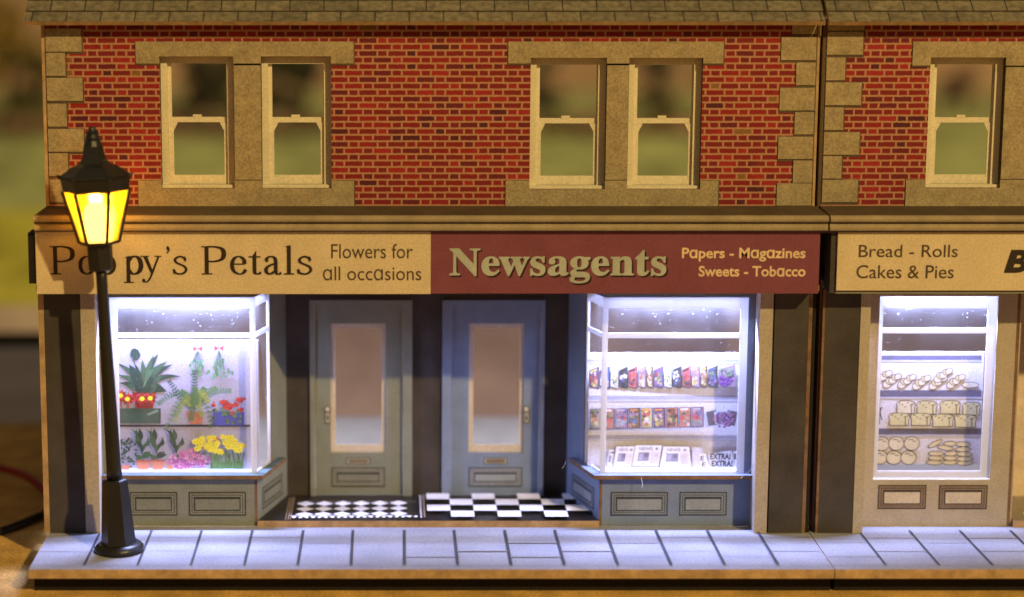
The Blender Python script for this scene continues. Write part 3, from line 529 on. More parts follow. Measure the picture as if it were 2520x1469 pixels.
# pillars and plain strips of the shop front
def pillar(root, x0, x1, y0, y1, z0=0.0, name='pillar', mat=DARK, **k): return MB().box(x0, x1, y0, y1, z0, 2.928, mat, **k).build(name, root)
MB().box(-4.02, -3.60, 0, .10, 0, 2.904, DARK).box(-4.088, -4.0202, 0.004, .11, 0, 2.904, EDGEDK, front=EDGE).build('pillar', shop)
MB().box(4.42, 4.815, 0, .10, 0, 2.904, DARK).box(4.8152, 4.855, .004, .11, 0, 2.904, EDGEDK, front=EDGEDK).box(4.8555, 4.90, .02, .11, 0, 2.904, BLACKC).build('pillar', shop)
MB().box(-3.598, -3.43, -.01, .32, 0, 2.904, BEIGE).build('trim_strip', shop); MB().box(4.25, 4.40, -.01, .32, 0, 2.904, BEIGE).build('trim_strip', shop)
MB().box(4.4002, 4.4198, .03, .10, 0, 2.904, BLACKC).build('trim_strip', shop)  # black filler drawn in the dark gap beside the strip
YD = 1.40
mb = MB()
for a, b in ((-1.31, -1.011), (.2465, .6135), (1.871, 2.17)): mb.box(a, b, YD, YD + .04, .07, 2.928, DARK)
mb.box(-1.011, .2465, YD, YD + .04, 2.545, 2.928, DARK).box(.6135, 1.871, YD, YD + .04, 2.545, 2.928, DARK)
mb.build('recess_wall', shop)

# bay windows
SILLTOP = {0: paper('florist_sill', (.09, .135, .14)), 1: paper('newsagent_sill', (.19, .23, .34))}
def bay(kind, mat, light, dark, fill):
    mir = kind == 1
    fx = (lambda x: MIR - x) if mir else (lambda x: x)
    C, B = Vector((-1.615, .30)), Vector((-1.30, 1.395)); dv = B - C; nrm = Vector((dv.y, -dv.x)).normalized()   # nrm looks out of the bay
    def PY(pts):
        q = [(fx(x), y) for x, y in pts]; return q[::-1] if mir else q
    def seg(mb, t0, t1, z0, z1, th, m, front=None, off=0.0):
        a, b = C + dv * t0 + nrm * off, C + dv * t1 + nrm * off; i = nrm * th
        mb.prism(PY([tuple(a - i), tuple(a), tuple(b), tuple(b - i)][::-1] if False else [tuple(a - i), tuple(a), tuple(b), tuple(b - i)]), z0, z1, m, side=m)
    # stall riser
    r = MB(); r.box(fx(-3.42), fx(-1.632), .30, .34, 0, .598, mat)
    seg(r, .02, 1, 0, .598, .03, mat)
    r.box(fx(-1.6318), fx(-1.600), .298, .33, 0, .598, EDGEDK)
    riser = r.build('stall_riser', shop)
    af = Art((0, .30, 0), (1, 0, 0), (0, 0, 1))
    for a, b in ((-3.10, -2.565), (-2.40, -1.75)): 
        x0, x1 = sorted((fx(a), fx(b))); panel(af, x0, x1, .145, .405, fill, dark, light, 'riser_panel', riser)
    if mir: O, u = (fx(B.x), B.y, 0), (fx(C.x) - fx(B.x), C.y - B.y, 0); t0, t1 = (1 - .83), (1 - .20)
    else: O, u = (C.x, C.y, 0), (dv.x, dv.y, 0); t0, t1 = .20, .83
    L = dv.length; asd = Art(O, u, (0, 0, 1))
    panel(asd, L * t0, L * t1, .16, .40, fill, dark, light, 'riser_panel', riser)
    # sill
    o = nrm * .09
    P = [(-3.42, .19), (-1.525, .19), tuple(C + dv * .72 + nrm * .095), tuple(C + dv * .72 + nrm * .002), (-1.617, .2985), (-3.42, .2985)]
    MB().prism(PY(P), .60, .648, EDGEDK, top=SILLTOP[kind], side=EDGEDK).build('window_sill', shop)
    # frame: coloured card surround + white glazing bars
    fr = MB()
    fr.box(fx(-3.42), fx(-3.305), .30, .335, .649, 2.928, mat); fr.box(fx(-3.3048), fx(-1.62), .302, .335, 2.762, 2.928, mat)
    seg(fr, .51, 1, .599, 2.928, .03, mat); seg(fr, .465, .5095, .599, 2.928, .032, EDGEDK); seg(fr, .02, .46, 2.762, 2.928, .03, mat)
    fr.box(fx(-3.42), fx(-1.64), .342, .80, .60, .646, WHITE)
    frame = fr.build('bay_window', shop, 'lit newsagent bay window with blue surround' if kind else 'lit florist bay window with grey-green surround')
    b = MB(); y0, y1 = .292, .312; jl = -3.215
    b.box(fx(-3.3045), fx(jl), y0, y1, .650, 2.760, WHITET); b.box(fx(jl + .0002), fx(-1.668), y0, y1, 2.63, 2.760, WHITET)
    b.box(fx(jl + .0002), fx(-1.668), y0 + .001, y1, 2.277, 2.338, WHITET); b.box(fx(jl + .0002), fx(-1.668), y0 + .001, y1, .650, .672, WHITET)
    b.box(fx(-1.6678), fx(-1.600), y0, y1, .650, 2.760, WHITET)
    for za, zc in ((2.645, 2.758), (2.277, 2.333), (.652, .672)): seg(b, .03, .42, za, zc, .02, WHITET, off=.004)
    seg(b, .42, .462, .652, 2.758, .02, WHITET, off=.004)
    b.build('glazing_bar', frame)
    MB().face([(fx(jl - .02), .314, .66), (fx(-1.63), .314, .66), (fx(-1.63), .314, 2.75), (fx(jl - .02), .314, 2.75)], GLASS).build('window_pane', frame)
    a, c = C + dv * .02 - nrm * .012, C + dv * .44 - nrm * .012
    MB().face([(fx(a.x), a.y, .66), (fx(c.x), c.y, .66), (fx(c.x), c.y, 2.75), (fx(a.x), a.y, 2.75)], GLASS).build('window_pane', frame)
GL, GD = paper('green_moulding', (.21, .21, .16)), paper('green_moulding_line', (.035, .035, .028))
BL, BD = paper('blue_moulding', (.20, .23, .27)), paper('blue_moulding_line', (.035, .042, .055))
BAYF = {0: paper('green_panel', (.20, .205, .155)), 1: paper('blue_panel', (.27, .30, .33))}
bay(0, GREEN, GL, GD, BAYF[0]); bay(1, BLUE, BL, BD, BAYF[1])

# doors
FROST = paper('door_glazing_card', (.60, .52, .42), .7, .05)
def door(kind, mat, light, dark, fill, handle_left):
    fx = (lambda x: x) if kind == 0 else (lambda x: MIR - x)
    f = MB(); lx, rx, fl_, fr_ = -1.0095, .2445, -.955, .135
    f.box(fx(lx), fx(fl_), YD - .045, YD + .04, .082, 2.542, mat); f.box(fx(fr_), fx(rx), YD - .045, YD + .04, .082, 2.542, mat); f.box(fx(fl_), fx(fr_), YD - .045, YD + .04, 2.465, 2.542, mat)
    f.build('door_frame', shop)
    dY = YD + .008; hx0, hx1 = sorted((fx(-.757), fx(-.082)))
    x0, x1 = sorted((fx(fl_ + .006), fx(fr_ - .006)))
    d = wall_holes(MB(), x0, x1, .086, 2.458, dY, dY + .03, [(hx0, hx1, .62, 2.245)], mat).build('door', shop, 'grey-blue half-glazed shop door' if kind else 'grey-green half-glazed shop door')
    s = wall_holes(MB(), hx0 - .02, hx1 + .02, .60, 2.27, dY + .032, dY + .05, [(hx0 + .058, hx1 - .045, .715, 2.185)], FROST).build('glazing_surround', d)
    MB().face([(hx0, dY + .053, .65), (hx1, dY + .053, .65), (hx1, dY + .053, 2.24), (hx0, dY + .053, 2.24)], PANE).build('door_pane', d)
    a = Art((0, dY, 0), (1, 0, 0), (0, 0, 1))
    c = (hx0 + hx1) / 2
    a.new(); a.rect(c - .145, c + .145, .475, .557, dark); a.rect(c - .135, c + .135, .484, .548, ink((.42, .37, .29))); a.rect(c - .115, c + .115, .495, .536, dark); a.rect(c - .105, c + .105, .503, .528, ink((.22, .17, .10)))
    a.build('letter_box', d)
    panel(a, c - .315, c + .315, .205, .42, fill, dark, light, 'door_panel', d)
    hx = x0 + .155 if handle_left else x1 - .155
    a.new(); a.rect(hx - .035, hx + .035, .995, 1.145, dark); a.rect(hx - .026, hx + .026, 1.005, 1.135, ink((.40, .37, .31))); a.poly(ell(hx, 1.065, .011, .032), dark)
    a.poly(ell(hx, 1.17, .042, .046), dark); a.poly(ell(hx, 1.172, .032, .034), ink((.42, .40, .36))); a.poly(ell(hx - .008, 1.182, .014, .014), ink((.7, .68, .62)))
    a.build('door_handle', d)
door(0, GREEN, paper('green_door_line', (.26, .26, .20)), GD, BAYF[0], True); door(1, BLUE, paper('blue_door_line', (.27, .29, .34)), BD, BAYF[1], False)

# tiled doorsteps
TB, TW = ink((.022, .018, .016), .35), ink((.80, .79, .78), .35)
def step(xa, xb, xa2, xb2):
    return MB().prism([(xa, .245), (xb, .245), (xb2, 1.40), (xa2, 1.40)], 0, .08, EDGE, top=TB, side=EDGE)
XM = .412
s1 = step(-1.597, XM, -1.30, XM).build('doorstep', shop); s2 = step(XM + .0004, 2.457, XM + .0004, 2.16).build('doorstep', shop)
a = Art((0, 0, .08), (1, 0, 0), (0, 1, 0), .0006, .0012)
LB = ink((.42, .30, .20), .4)
for x in (-1.262, -1.232, -1.205): a.stroke([(x - .006, .29), (x, 1.30)], .010, LB)
a.rect(-1.17, .30, .40, .41, LB); a.rect(-1.17, .30, 1.10, 1.11, LB)
for i in range(6):
    for j in range(3):
        cx, cy = -1.055 + .2265 * i, .515 + .235 * j
        a.poly([(cx - .110, cy), (cx, cy - .112), (cx + .110, cy), (cx, cy + .112)], TW)
for i in range(7):
    for cy in (.40,): a.poly([(-1.17 + .2265 * i - .06, .415), (-1.17 + .2265 * i, .36), (-1.17 + .2265 * i + .06, .415)], TW)
for i in range(20): a.poly(ell(-1.17 + .0765 * i, .33, .024, .038, 10), TW); 
for x in (.345, .385):
    for i in range(13): a.poly(ell(x, .30 + .077 * i, .012, .026, 8), LB if x > .36 else TW)
a.build('tile_mosaic', s1)
a.new(); k0 = a.k
tw, td = .279, .262
for i in range(8):
    for j in range(4):
        if (i + j) % 2 == 0: continue
        x0 = XM + .01 + i * tw; y0 = .262 + j * td; y1 = min(y0 + td, 1.392)
        lim = lambda y: 2.455 - (y - .245) * .257
        q = [(x0, y0), (min(x0 + tw, lim(y0)), y0), (min(x0 + tw, lim(y1)), y1), (x0, y1)]
        if x0 < lim(y1) - .02: a.k = k0; a.poly(q, TW)
a.build('tile_mosaic', s2)

# ------------------------------------------------------------------ bakery: the next building in the terrace
bak = thing('shop_building', (7.3, .25, 0), 'red brick bakery with cream bread and rolls sign and one lit window of loaves', 'building', 'shop buildings in the terrace')
BX1 = 9.9
W5 = (6.155, 7.015, 4.055, 5.552); W6 = (7.30, 8.16, 4.055, 5.552)
wall_holes(MB(), 4.955, BX1, 3.60, 5.99, YU, YU + .10, [W5, W6], BRICK, STONEDK).build('brick_wall', bak)
MB().box(4.918, 4.954, YU - .003, YU + .12, 3.6, 5.96, EDGEDK, front=STONEDK).build('corner_edge', bak)
stone('quoin', bak, 4.965, 5.38, 5.86, 5.93)
for bot, big in zip((5.585, 5.295, 5.01, 4.725, 4.44, 4.165, 3.89), (1, 0, 1, 0, 1, 0, 1)): stone('quoin', bak, 4.965, 4.965 + (.41 if big else .215), bot, bot + .26)
m = MB(); y0 = YU - .014
m.box(5.94, 8.39, YU - .006, YU - .0008, W5[3] + .001, 5.73, STONEDK)
for xx, yy in ((5.94, W5[0]), (W5[1], W6[0]), (W6[1], 8.39)): m.box(xx, yy, YU - .006, YU - .0008, 5.445, W5[3] + .0008, STONEDK)
m.box(5.946, 8.38, y0, YU - .0062, W5[3] + .002, 5.735, STONE)
for xx, yy in ((5.946, W5[0]), (W5[1], W6[0]), (W6[1], 8.38)): m.box(xx, yy, y0, YU - .0062, 5.462, W5[3] + .0018, STONE)
m.build('window_lintel', bak)
m = MB(); m.box(5.924, 8.40, YU - .006, YU - .0008, 3.80, W5[2] - .001, STONEDK)
for xx, yy in ((5.924, W5[0]), (W5[1], W6[0]), (W6[1], 8.40)): m.box(xx, yy, YU - .006, YU - .0008, W5[2] - .0008, 4.155, STONEDK)
m.box(5.93, 8.39, y0, YU - .0062, 3.80, W5[2], STONE)
for xx, yy in ((5.93, W5[0]), (W5[1], W6[0]), (W6[1], 8.39)): m.box(xx, yy, y0, YU - .0062, W5[2] + .0002, 4.150, STONE)
m.build('window_ledge', bak)
MB().box(W5[1], W6[0], YU - .006, YU - .001, 4.152, 5.46, STONEDK).box(W5[1] + .004, W6[0] - .004, YU - .014, YU - .0062, 4.16, 5.445, STONE).build('window_mullion', bak)
sash_window(bak, *W5); sash_window(bak, *W6)
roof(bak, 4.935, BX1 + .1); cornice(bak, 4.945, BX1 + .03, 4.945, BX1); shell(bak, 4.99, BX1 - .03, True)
bs = sign(bak, 5.055, BX1, 2.945, 3.615, SIGNCREAM, 'cream bakery sign')
MB().box(4.985, 5.052, -.27, .05, 2.91, 3.60, DARK).build('fascia_end', bak)
MB().box(5.054, BX1, -.27, -.01, 2.905, 2.928, GREEN).build('fascia_soffit', bak)
A2 = Art((0, YS, 0), (1, 0, 0), (0, 0, 1), .00012, .002)
lettering(A2, bs, 'Bread - Rolls', 2113, 2358, 633, 603, INKBR, .004); lettering(A2, bs, 'Cakes & Pies', 2107, 2348, 685, 653, INKBR, .004)
xl, zb = sx(2470, 672); xr, zc = sx(2535, 615); A2.new(); A2.fit(text_mesh('B', .05), (xl, xl + .26, zb, zc), INKDK, .28); A2.build('lettering', bs)
MB().box(5.005, 5.41, 0, .10, 0, 2.904, DARK).box(4.975, 5.0048, .003, .11, 0, 2.904, EDGEDK).build('pillar', bak)
MB().box(5.4105, 5.525, -.01, .32, 0, 2.904, BEIGE).build('trim_strip', bak)
wx0, wx1, wz0, wz1 = 5.70, 7.085, .565, 2.775
wall_holes(MB(), 5.526, 7.31, 0, 2.928, .30, .33, [(wx0, wx1, wz0, wz1)], BEIGE).build('shop_front', bak)
MB().box(7.3105, 7.345, .298, .335, 0, 2.928, EDGEDK, front=EDGEDK).box(7.3455, 7.362, .296, .335, 0, 2.928, BEIGE).build('corner_edge', bak)
sf = bak.children[-2]
ab = Art((0, .30, 0), (1, 0, 0), (0, 0, 1))
BKL, BKD = paper('bakery_moulding', (.24, .18, .14)), paper('bakery_line', (.06, .045, .04))
for x0, x1 in ((5.78, 6.325), (6.505, 7.05)): panel(ab, x0, x1, .225, .49, paper('bakery_panel', (.58, .51, .45)), BKD, BKL, 'riser_panel', sf)
b = MB(); y0, y1 = .345, .365
b.box(wx0 - .02, wx0 + .055, y0, y1, wz0 - .02, wz1 + .02, WHITET); b.box(wx1 - .105, wx1 + .02, y0, y1, wz0 - .02, wz1 + .02, WHITET)
b.box(wx0 + .0552, wx1 - .1052, y0, y1, 2.62, wz1 + .02, WHITET); b.box(wx0 + .0552, wx1 - .1052, y0 + .001, y1, 2.325, 2.39, WHITET); b.box(wx0 + .0552, wx1 - .1052, y0, y1, wz0 - .02, wz0 + .10, WHITET)
b.box(wx0, wx1, .302, .343, wz0, wz0 + .012, WHITE)
fr = b.build('window_frame', bak)
MB().face([(wx0, .368, wz0), (wx1, .368, wz0), (wx1, .368, wz1), (wx0, .368, wz1)], GLASS).build('window_pane', fr)
# recess with the bakery door, right of the window
PINK = paper('pale_door_card', (.66, .54, .47))
MB().prism([(7.31, .335), (7.34, .335), (7.48, 1.40), (7.45, 1.40)], 0, 2.928, BEIGE).build('recess_wall', bak)
sb = MB().prism([(7.37, .245), (9.0, .245), (9.0, 1.40), (7.51, 1.40)], 0, .08, EDGE, top=ink((.30, .26, .24)), side=EDGE).build('doorstep', bak)
a = Art((0, 0, .08), (1, 0, 0), (0, 1, 0), .0006, .0012)
for i in range(10):
    for j in range(6):
        x, y = 7.55 + i * .15 + (j % 2) * .07, .30 + j * .18
        if (i * 3 + j * 5) % 4 != 0 and x > 7.40 + .13 * j: a.poly([(x + random.uniform(-.06, -.04), y), (x + .06, y - .02), (x + .07, y + .13), (x - .02, y + .15)], TW)
a.build('tile_mosaic', sb)
MB().box(7.45, 7.93, 1.36, 1.43, .081, 2.9, PINK).box(8.55, 8.75, 1.36, 1.43, .081, 2.9, PINK).box(7.93, 8.55, 1.36, 1.43, 2.5, 2.9, PINK).build('door_frame', bak)
MB().box(7.932, 8.548, 1.39, 1.43, .081, 2.498, paper('bakery_door_card', (.40, .33, .27))).build('door', bak)
MB().box(8.75, BX1, .30, 1.40, 0, 2.928, BEIGE).build('shop_front', bak)

# stray threads of dried glue on the newsagent sill
GLUE = paper('dried_glue', (.38, .38, .40), .4, .05)
for P in (((1823, 1178), (1833, 1166), (1843, 1158), (1852, 1141)), ((1383, 1153), (1388, 1146), (1392, 1133)), ((1577, 1176), (1580, 1188), (1579, 1198))):
    MB().tube(spline([(U(x, y, .16)[0], .16 - .02 * k, U(x, y, .16)[1]) for k, (x, y) in enumerate(P)], 5), .0045, GLUE, 5).build('glue_thread', shop)

# ------------------------------------------------------------------ pavement, base board, road, field
def struct(mb, name): o = mb.build(name); o['kind'] = 'structure'; return o
EDGEPALE = paper('worn_card_edge', (.62, .47, .38), .9, .25, 60)
PL0, PL1 = -4.034, 4.905
def pavement(x0, x1, n0, n):
    mb = MB(); w = (PL1 - PL0) / 15
    mb.box(x0, x1, -1.44, .29, -.105, 0, EDGE, top=PAVE)
    mb.box(x0 + .03, x1, -1.26, .29, -.298, -.1052, BLACKC)  # support coloured black for the shadow gap under the paving edge
    mb.face([(x0, -1.4405, -.022), (x1, -1.4405, -.022), (x1, -1.425, .0012), (x0, -1.425, .0012)], EDGEPALE)
    o = struct(mb, 'pavement')
    a = Art((0, 0, 0), (1, 0, 0), (0, 1, 0), .0003, .003); a.new()
    for k in range(n):
        x = x0 + w * k; q = 1 if k else 0
        if k: a.stroke([(x + random.uniform(-.006, .006), .1), (x, -1.30)], .030, PAVELINE)
        for y in ([-.42, -.98] if (k + n0) % 2 else [-.20, -.75]):
            a.rect(x + .012, x + w - .012, y + random.uniform(-.03, .03), y + .013, PAVELINE2)
    a.rect(x0 + .01, x1 - .003, -1.305, -1.295, PAVELINE2)
    g = a.build('paving_joints', o); return o
pavement(PL0, PL1, 0, 15); pavement(PL1 + .012, BX1, 1, 9)
BOARD = paper('tan_base_board', (.58, .355, .11), .85, .3, 30, 120, .3, .3)
ROAD = paper('grey_card_road', (.46, .42, .42), .9, .12, 8)
PATH = paper('far_path_card', (.62, .50, .46), .85, .2, 10)
GRASS = paper('dry_grass', (.56, .54, .09), .95, .35, 6, 60, .3)
SCRUB = paper('grey_green_scrub', (.47, .53, .25), .95, .4, 8, 60, .3)
mb = MB().face([(-40, -30, -.30), (40, -30, -.30), (40, 80, -.30), (-40, 80, -.30)], BOARD); struct(mb, 'ground')
mb = MB().face([(-40, 6.9, -.294), (40, 6.9, -.294), (40, 12.8, -.294), (-40, 12.8, -.294)], ROAD); struct(mb, 'road')
mb = MB().box(-40, 40, 12.9, 15.6, -.299, -.05, PATH, front=BLACKC); struct(mb, 'footpath')  # front face coloured black to draw the kerb's shadow line
mb = MB()
def gz(y): return -.05 if y < 15.6 else 1.80 if y > 32 else -.05 + 1.74 * ((y - 15.6) / 16.4) ** 1.1
ys = [15.6 + i * 1.6 for i in range(20)]
for i in range(19):
    for j in range(40):
        x0, x1 = -40 + j * 2, -38 + j * 2
        mb.face([(x0, ys[i], gz(ys[i])), (x1, ys[i], gz(ys[i])), (x1, ys[i + 1], gz(ys[i + 1])), (x0, ys[i + 1], gz(ys[i + 1]))], GRASS if ys[i] < 23.5 else SCRUB)
struct(mb, 'grass_field')
BACK = paper('painted_backdrop', (.50, .36, .27), .9, .35, 2, 10, .2)
mb = MB().box(-60, 60, 62, 62.5, -.3, 32, BACK); struct(mb, 'backdrop')

# ------------------------------------------------------------------ trees and hedges of the scenery behind
def leafmat(n, c): return paper(n, c, .9, .5, 20, 40, .3)
TRUNK = paper('tree_bark', (.07, .05, .035))
def tree(px, ptop, pbot, hw, Y, col, name, label, cat, group=None, n=520):
    x, zt = U(px, ptop, Y); _, zb = U(px, pbot, Y); zg = gz(Y); r = hw * (D + Y) / FPX
    root = thing(name, (x, Y, zg), label, cat, group)
    tr = MB().tube([(x, Y, zg), (x + .1 * r, Y, zb), (x, Y, (zb + zt) / 2)], [.10 * r + .05, .08 * r + .04, .03], TRUNK)
    for k in range(4):
        a = k * 1.6 + px; tr.tube([(x + .08 * r, Y, zb), (x + .6 * r * math.cos(a), Y + .6 * r * math.sin(a), (zb + zt) / 2 + .2)], [.04 * r + .02, .02], TRUNK, 6)
    tr.build('trunk', root)
    rnd = random.Random(int(px * 7 + hw)); mb = MB(); mats = col
    cl = [(rnd.gauss(0, .48) * r, rnd.gauss(0, .4) * r, zb + (zt - zb) * rnd.uniform(.12, .92), rnd.uniform(.25, .5) * r) for _ in range(13)]
    for _ in range(n):
        cx, cy, cz, cr = rnd.choice(cl); v = Vector((rnd.gauss(0, 1), rnd.gauss(0, 1), rnd.gauss(0, .8))).normalized() * cr * rnd.uniform(.5, 1)
        p = Vector((x + cx, Y + cy, cz)) + v; q = Vector((rnd.gauss(0, 1), rnd.gauss(0, 1), rnd.gauss(0, 1))).normalized(); w = q.orthogonal().normalized(); h = q.cross(w); s = rnd.uniform(.10, .20) * r + .04
        mb.face([p - w * s, p + h * s * .6, p + w * s, p - h * s * .6], rnd.choice(mats))
    mb.build('crown', root); return root
G1, G2, G3 = leafmat('leaf_dark', (.065, .075, .032)), leafmat('leaf_olive', (.17, .15, .045)), leafmat('leaf_dark_brown', (.09, .065, .04))
Y1, Y2 = leafmat('leaf_yellow_brown', (.42, .28, .07)), leafmat('leaf_tan', (.34, .22, .07))
P1, P2 = leafmat('leaf_pink_brown', (.40, .24, .19)), leafmat('leaf_mauve', (.28, .17, .15))
TG = 'trees in the scenery behind the shops'
tree(10, -30, 215, 85, 38, [Y1, Y2, G2], 'broadleaf_tree', 'tall yellow-brown tree left of the florist roof at the picture edge', 'tree', TG)
tree(85, 110, 320, 62, 36, [G1, G2, G3], 'broadleaf_tree', 'dark olive bush-like tree against the left edge of the brick upper wall', 'tree', TG)
tree(480, 60, 315, 95, 37, [G1, G3, G3], 'broadleaf_tree', 'very dark brown tree behind the first upper sash window from the left', 'tree', TG, 800)
tree(725, 60, 315, 95, 37, [G1, G1, G3], 'broadleaf_tree', 'blackish green tree filling the top of the second upper sash window', 'tree', TG, 900)
tree(1345, 110, 315, 55, 37, [G1, G3], 'broadleaf_tree', 'dark tree seen at the left of the third upper sash window', 'tree', TG)
tree(1625, 130, 300, 52, 37, [G1, G3], 'broadleaf_tree', 'dark rounded tree in the middle of the fourth upper sash window', 'tree', TG)
tree(2370, 158, 262, 46, 37, [P1, P2], 'broadleaf_tree', 'pinkish brown round tree seen through the bakery upper window', 'tree', TG)
def hedge(x0, x1, Y, h, mats, label):
    root = thing('hedge', ((x0 + x1) / 2, Y, gz(Y)), label, 'hedge', 'hedges along the top of the field')
    rnd = random.Random(int(x0 * 10)); mb = MB(); L = x1 - x0
    for _ in range(int(L * 90)):
        p = Vector((rnd.uniform(x0, x1), Y + rnd.gauss(0, .35), gz(Y) + rnd.uniform(0, 1) ** 1.2 * h * (1 + .35 * math.sin(rnd.random() * 6)))); q = Vector((rnd.gauss(0, 1), rnd.gauss(0, 1), rnd.gauss(0, 1))).normalized(); w = q.orthogonal().normalized(); k = q.cross(w); s = rnd.uniform(.10, .22)
        mb.face([p - w * s, p + k * s * .7, p + w * s, p - k * s * .7], rnd.choice(mats))
    mb.build('foliage', root)
    tr = MB()
    for i in range(int(L)): tr.tube([(x0 + i + .5, Y, gz(Y) - .02), (x0 + i + .6, Y, gz(Y) + h * .6)], .05, TRUNK, 5)
    tr.build('stem', root)
hedge(-14.5, -1.5, 32, .40, [P2, G2, P2], 'low purplish hedge at the top of the field behind the florist half')
hedge(-.6, 14, 32, .38, [P1, P2, G2], 'low pinkish hedge at the top of the field behind the newsagent half')

# ------------------------------------------------------------------ street lamp
LX, LY = -3.118, -.72
lamp = thing('street_lamp', (LX, LY, 0), 'black iron street lamp with glowing yellow six-sided lantern, leaning in front of the florist', 'street lamp')
RT = R(30)                                      # a flat side of the hexagon faces the street
hexr = lambda mb, prof, m=IRON, sm=False, n=6, rot=0.0: mb.ring(prof, n, m, LX, LY, rot, sm)
base = hexr(MB(), [(0, .285), (.05, .285), (.075, .262), (.10, .232)], n=24, sm=True); hexr(base, [(.1002, .205), (.13, .196), (.62, .160), (.74, .150), (.80, .146), (.835, .138), (.845, .118)]); base.build('lamp_base', lamp)
pm = MB(); hexr(pm, [(.84, .090), (1.0, .086), (2.2, .071), (3.15, .062), (3.30, .066)], n=24, sm=True); pm.build('lamp_post', lamp)
cm = MB(); hexr(cm, [(3.24, .10), (3.262, .138), (3.40, .140), (3.535, .142)], n=12); cm.build('lamp_collar', lamp)
z0, r0, z1, r1 = 3.56, .215, 4.16, .366
lf = MB(); hexr(lf, [(3.5352, .15), (3.55, .225), (3.582, .226)]); hexr(lf, [(4.14, .352), (4.16, .372), (4.29, .392)])
def V6(k, r, z): a = k * math.pi / 3; return Vector((LX + r * math.cos(a), LY + r * math.sin(a), z))
for k in range(6): lf.tube([V6(k, r0 + .006, 3.565), V6(k, r1 + .004, 4.15)], [.022, .026], IRON, 6)
lf.build('lantern_frame', lamp)
def pane_mat():
    """frosted amber glass: blurs the bulb behind it and glows where the bulb lights it"""
    m, t, b = nodes('lantern_glass'); N, L = t.nodes, t.links; N.remove(b); out = N['Material Output']
    tr = N.new('ShaderNodeBsdfTranslucent'); tr.inputs[0].default_value = (.90, .42, .02, 1)
    rf = N.new('ShaderNodeBsdfRefraction'); rf.inputs['Color'].default_value = (1, .66, .15, 1); rf.inputs['Roughness'].default_value = .55; rf.inputs['IOR'].default_value = 1.3
    mx = N.new('ShaderNodeMixShader'); mx.inputs[0].default_value = .45; L.new(tr.outputs[0], mx.inputs[1]); L.new(rf.outputs[0], mx.inputs[2])
    tp = N.new('ShaderNodeBsdfTransparent'); tp.inputs[0].default_value = (1, .80, .35, 1)
    m2 = N.new('ShaderNodeMixShader'); m2.inputs[0].default_value = .12; L.new(mx.outputs[0], m2.inputs[1]); L.new(tp.outputs[0], m2.inputs[2])
    L.new(m2.outputs[0], out.inputs[0]); return m
PG = pane_mat()
for k in range(6):
    a, b, c, d = V6(k, r0 - .004, 3.583), V6(k + 1, r0 - .004, 3.583), V6(k + 1, r1 - .012, 4.139), V6(k, r1 - .012, 4.139)
    MB().face([a, b, c, d], PG).build('lantern_pane', lamp)
MB().ring([(3.575, .03), (3.59, .12), (3.70, .15), (3.85, .16), (3.97, .13), (4.05, .04)], 16, emit('lamp_bulb', (1, .78, .40), 10), LX, LY, 0, True, False).build('light_bulb', lamp)
rm = MB(); hexr(rm, [(4.291, .36), (4.300, .405), (4.318, .398), (4.36, .33), (4.415, .255), (4.45, .17), (4.50, .135), (4.56, .120), (4.64, .108)])
for k in range(6): rm.tube([V6(k, .385, 4.30), V6(k, .425, 4.335)], [.03, .008], IRON, 6)
rm.build('lantern_roof', lamp)
fm = MB(); hexr(fm, [(4.6405, .105), (4.66, .098), (4.70, .085), (4.715, .094), (4.73, .076), (4.775, .068), (4.785, .080), (4.80, .060), (4.82, .045), (4.845, .036), (4.86, .015)], n=12, sm=False); fm.build('finial', lamp)
pl = bpy.data.lights.new('lantern_light', 'POINT'); pl.energy = 80; pl.color = (1, .62, .10); pl.shadow_soft_size = .07
po = bpy.data.objects.new('lantern_light', pl); COL.objects.link(po); po.parent = lamp; po.location = (0, 0, 4.08)
lamp.rotation_euler = (0, R(-2.3), 0)

# ------------------------------------------------------------------ wires behind the florist
RED = paper('red_insulation', (.30, .012, .010), .4); BLK = paper('black_insulation', (.012, .012, .012), .4)
def wire(name, pts, m, label):
    P = spline(pts, 8); o = MB().tube(P, .055, m, 8).build(name); tag(o, label, 'wire', 'power wires beside the florist'); return o
wire('power_wire', [(-7.4, 3.9, -.12), (-6.2, 3.75, -.08), (-5.3, 3.35, -.06), (-4.75, 2.85, -.08), (-4.3, 2.2, -.235), (-4.13, 1.7, -.245)], RED, 'red insulated wire running along the board to the left of the florist')
wire('power_wire', [(-6.9, -.1, -.245), (-5.6, .35, -.245), (-4.85, .85, -.245), (-4.45, 1.55, -.245), (-4.13, 2.3, -.245)], BLK, 'black insulated wire lying on the board left of the florist, nearer than the red one')

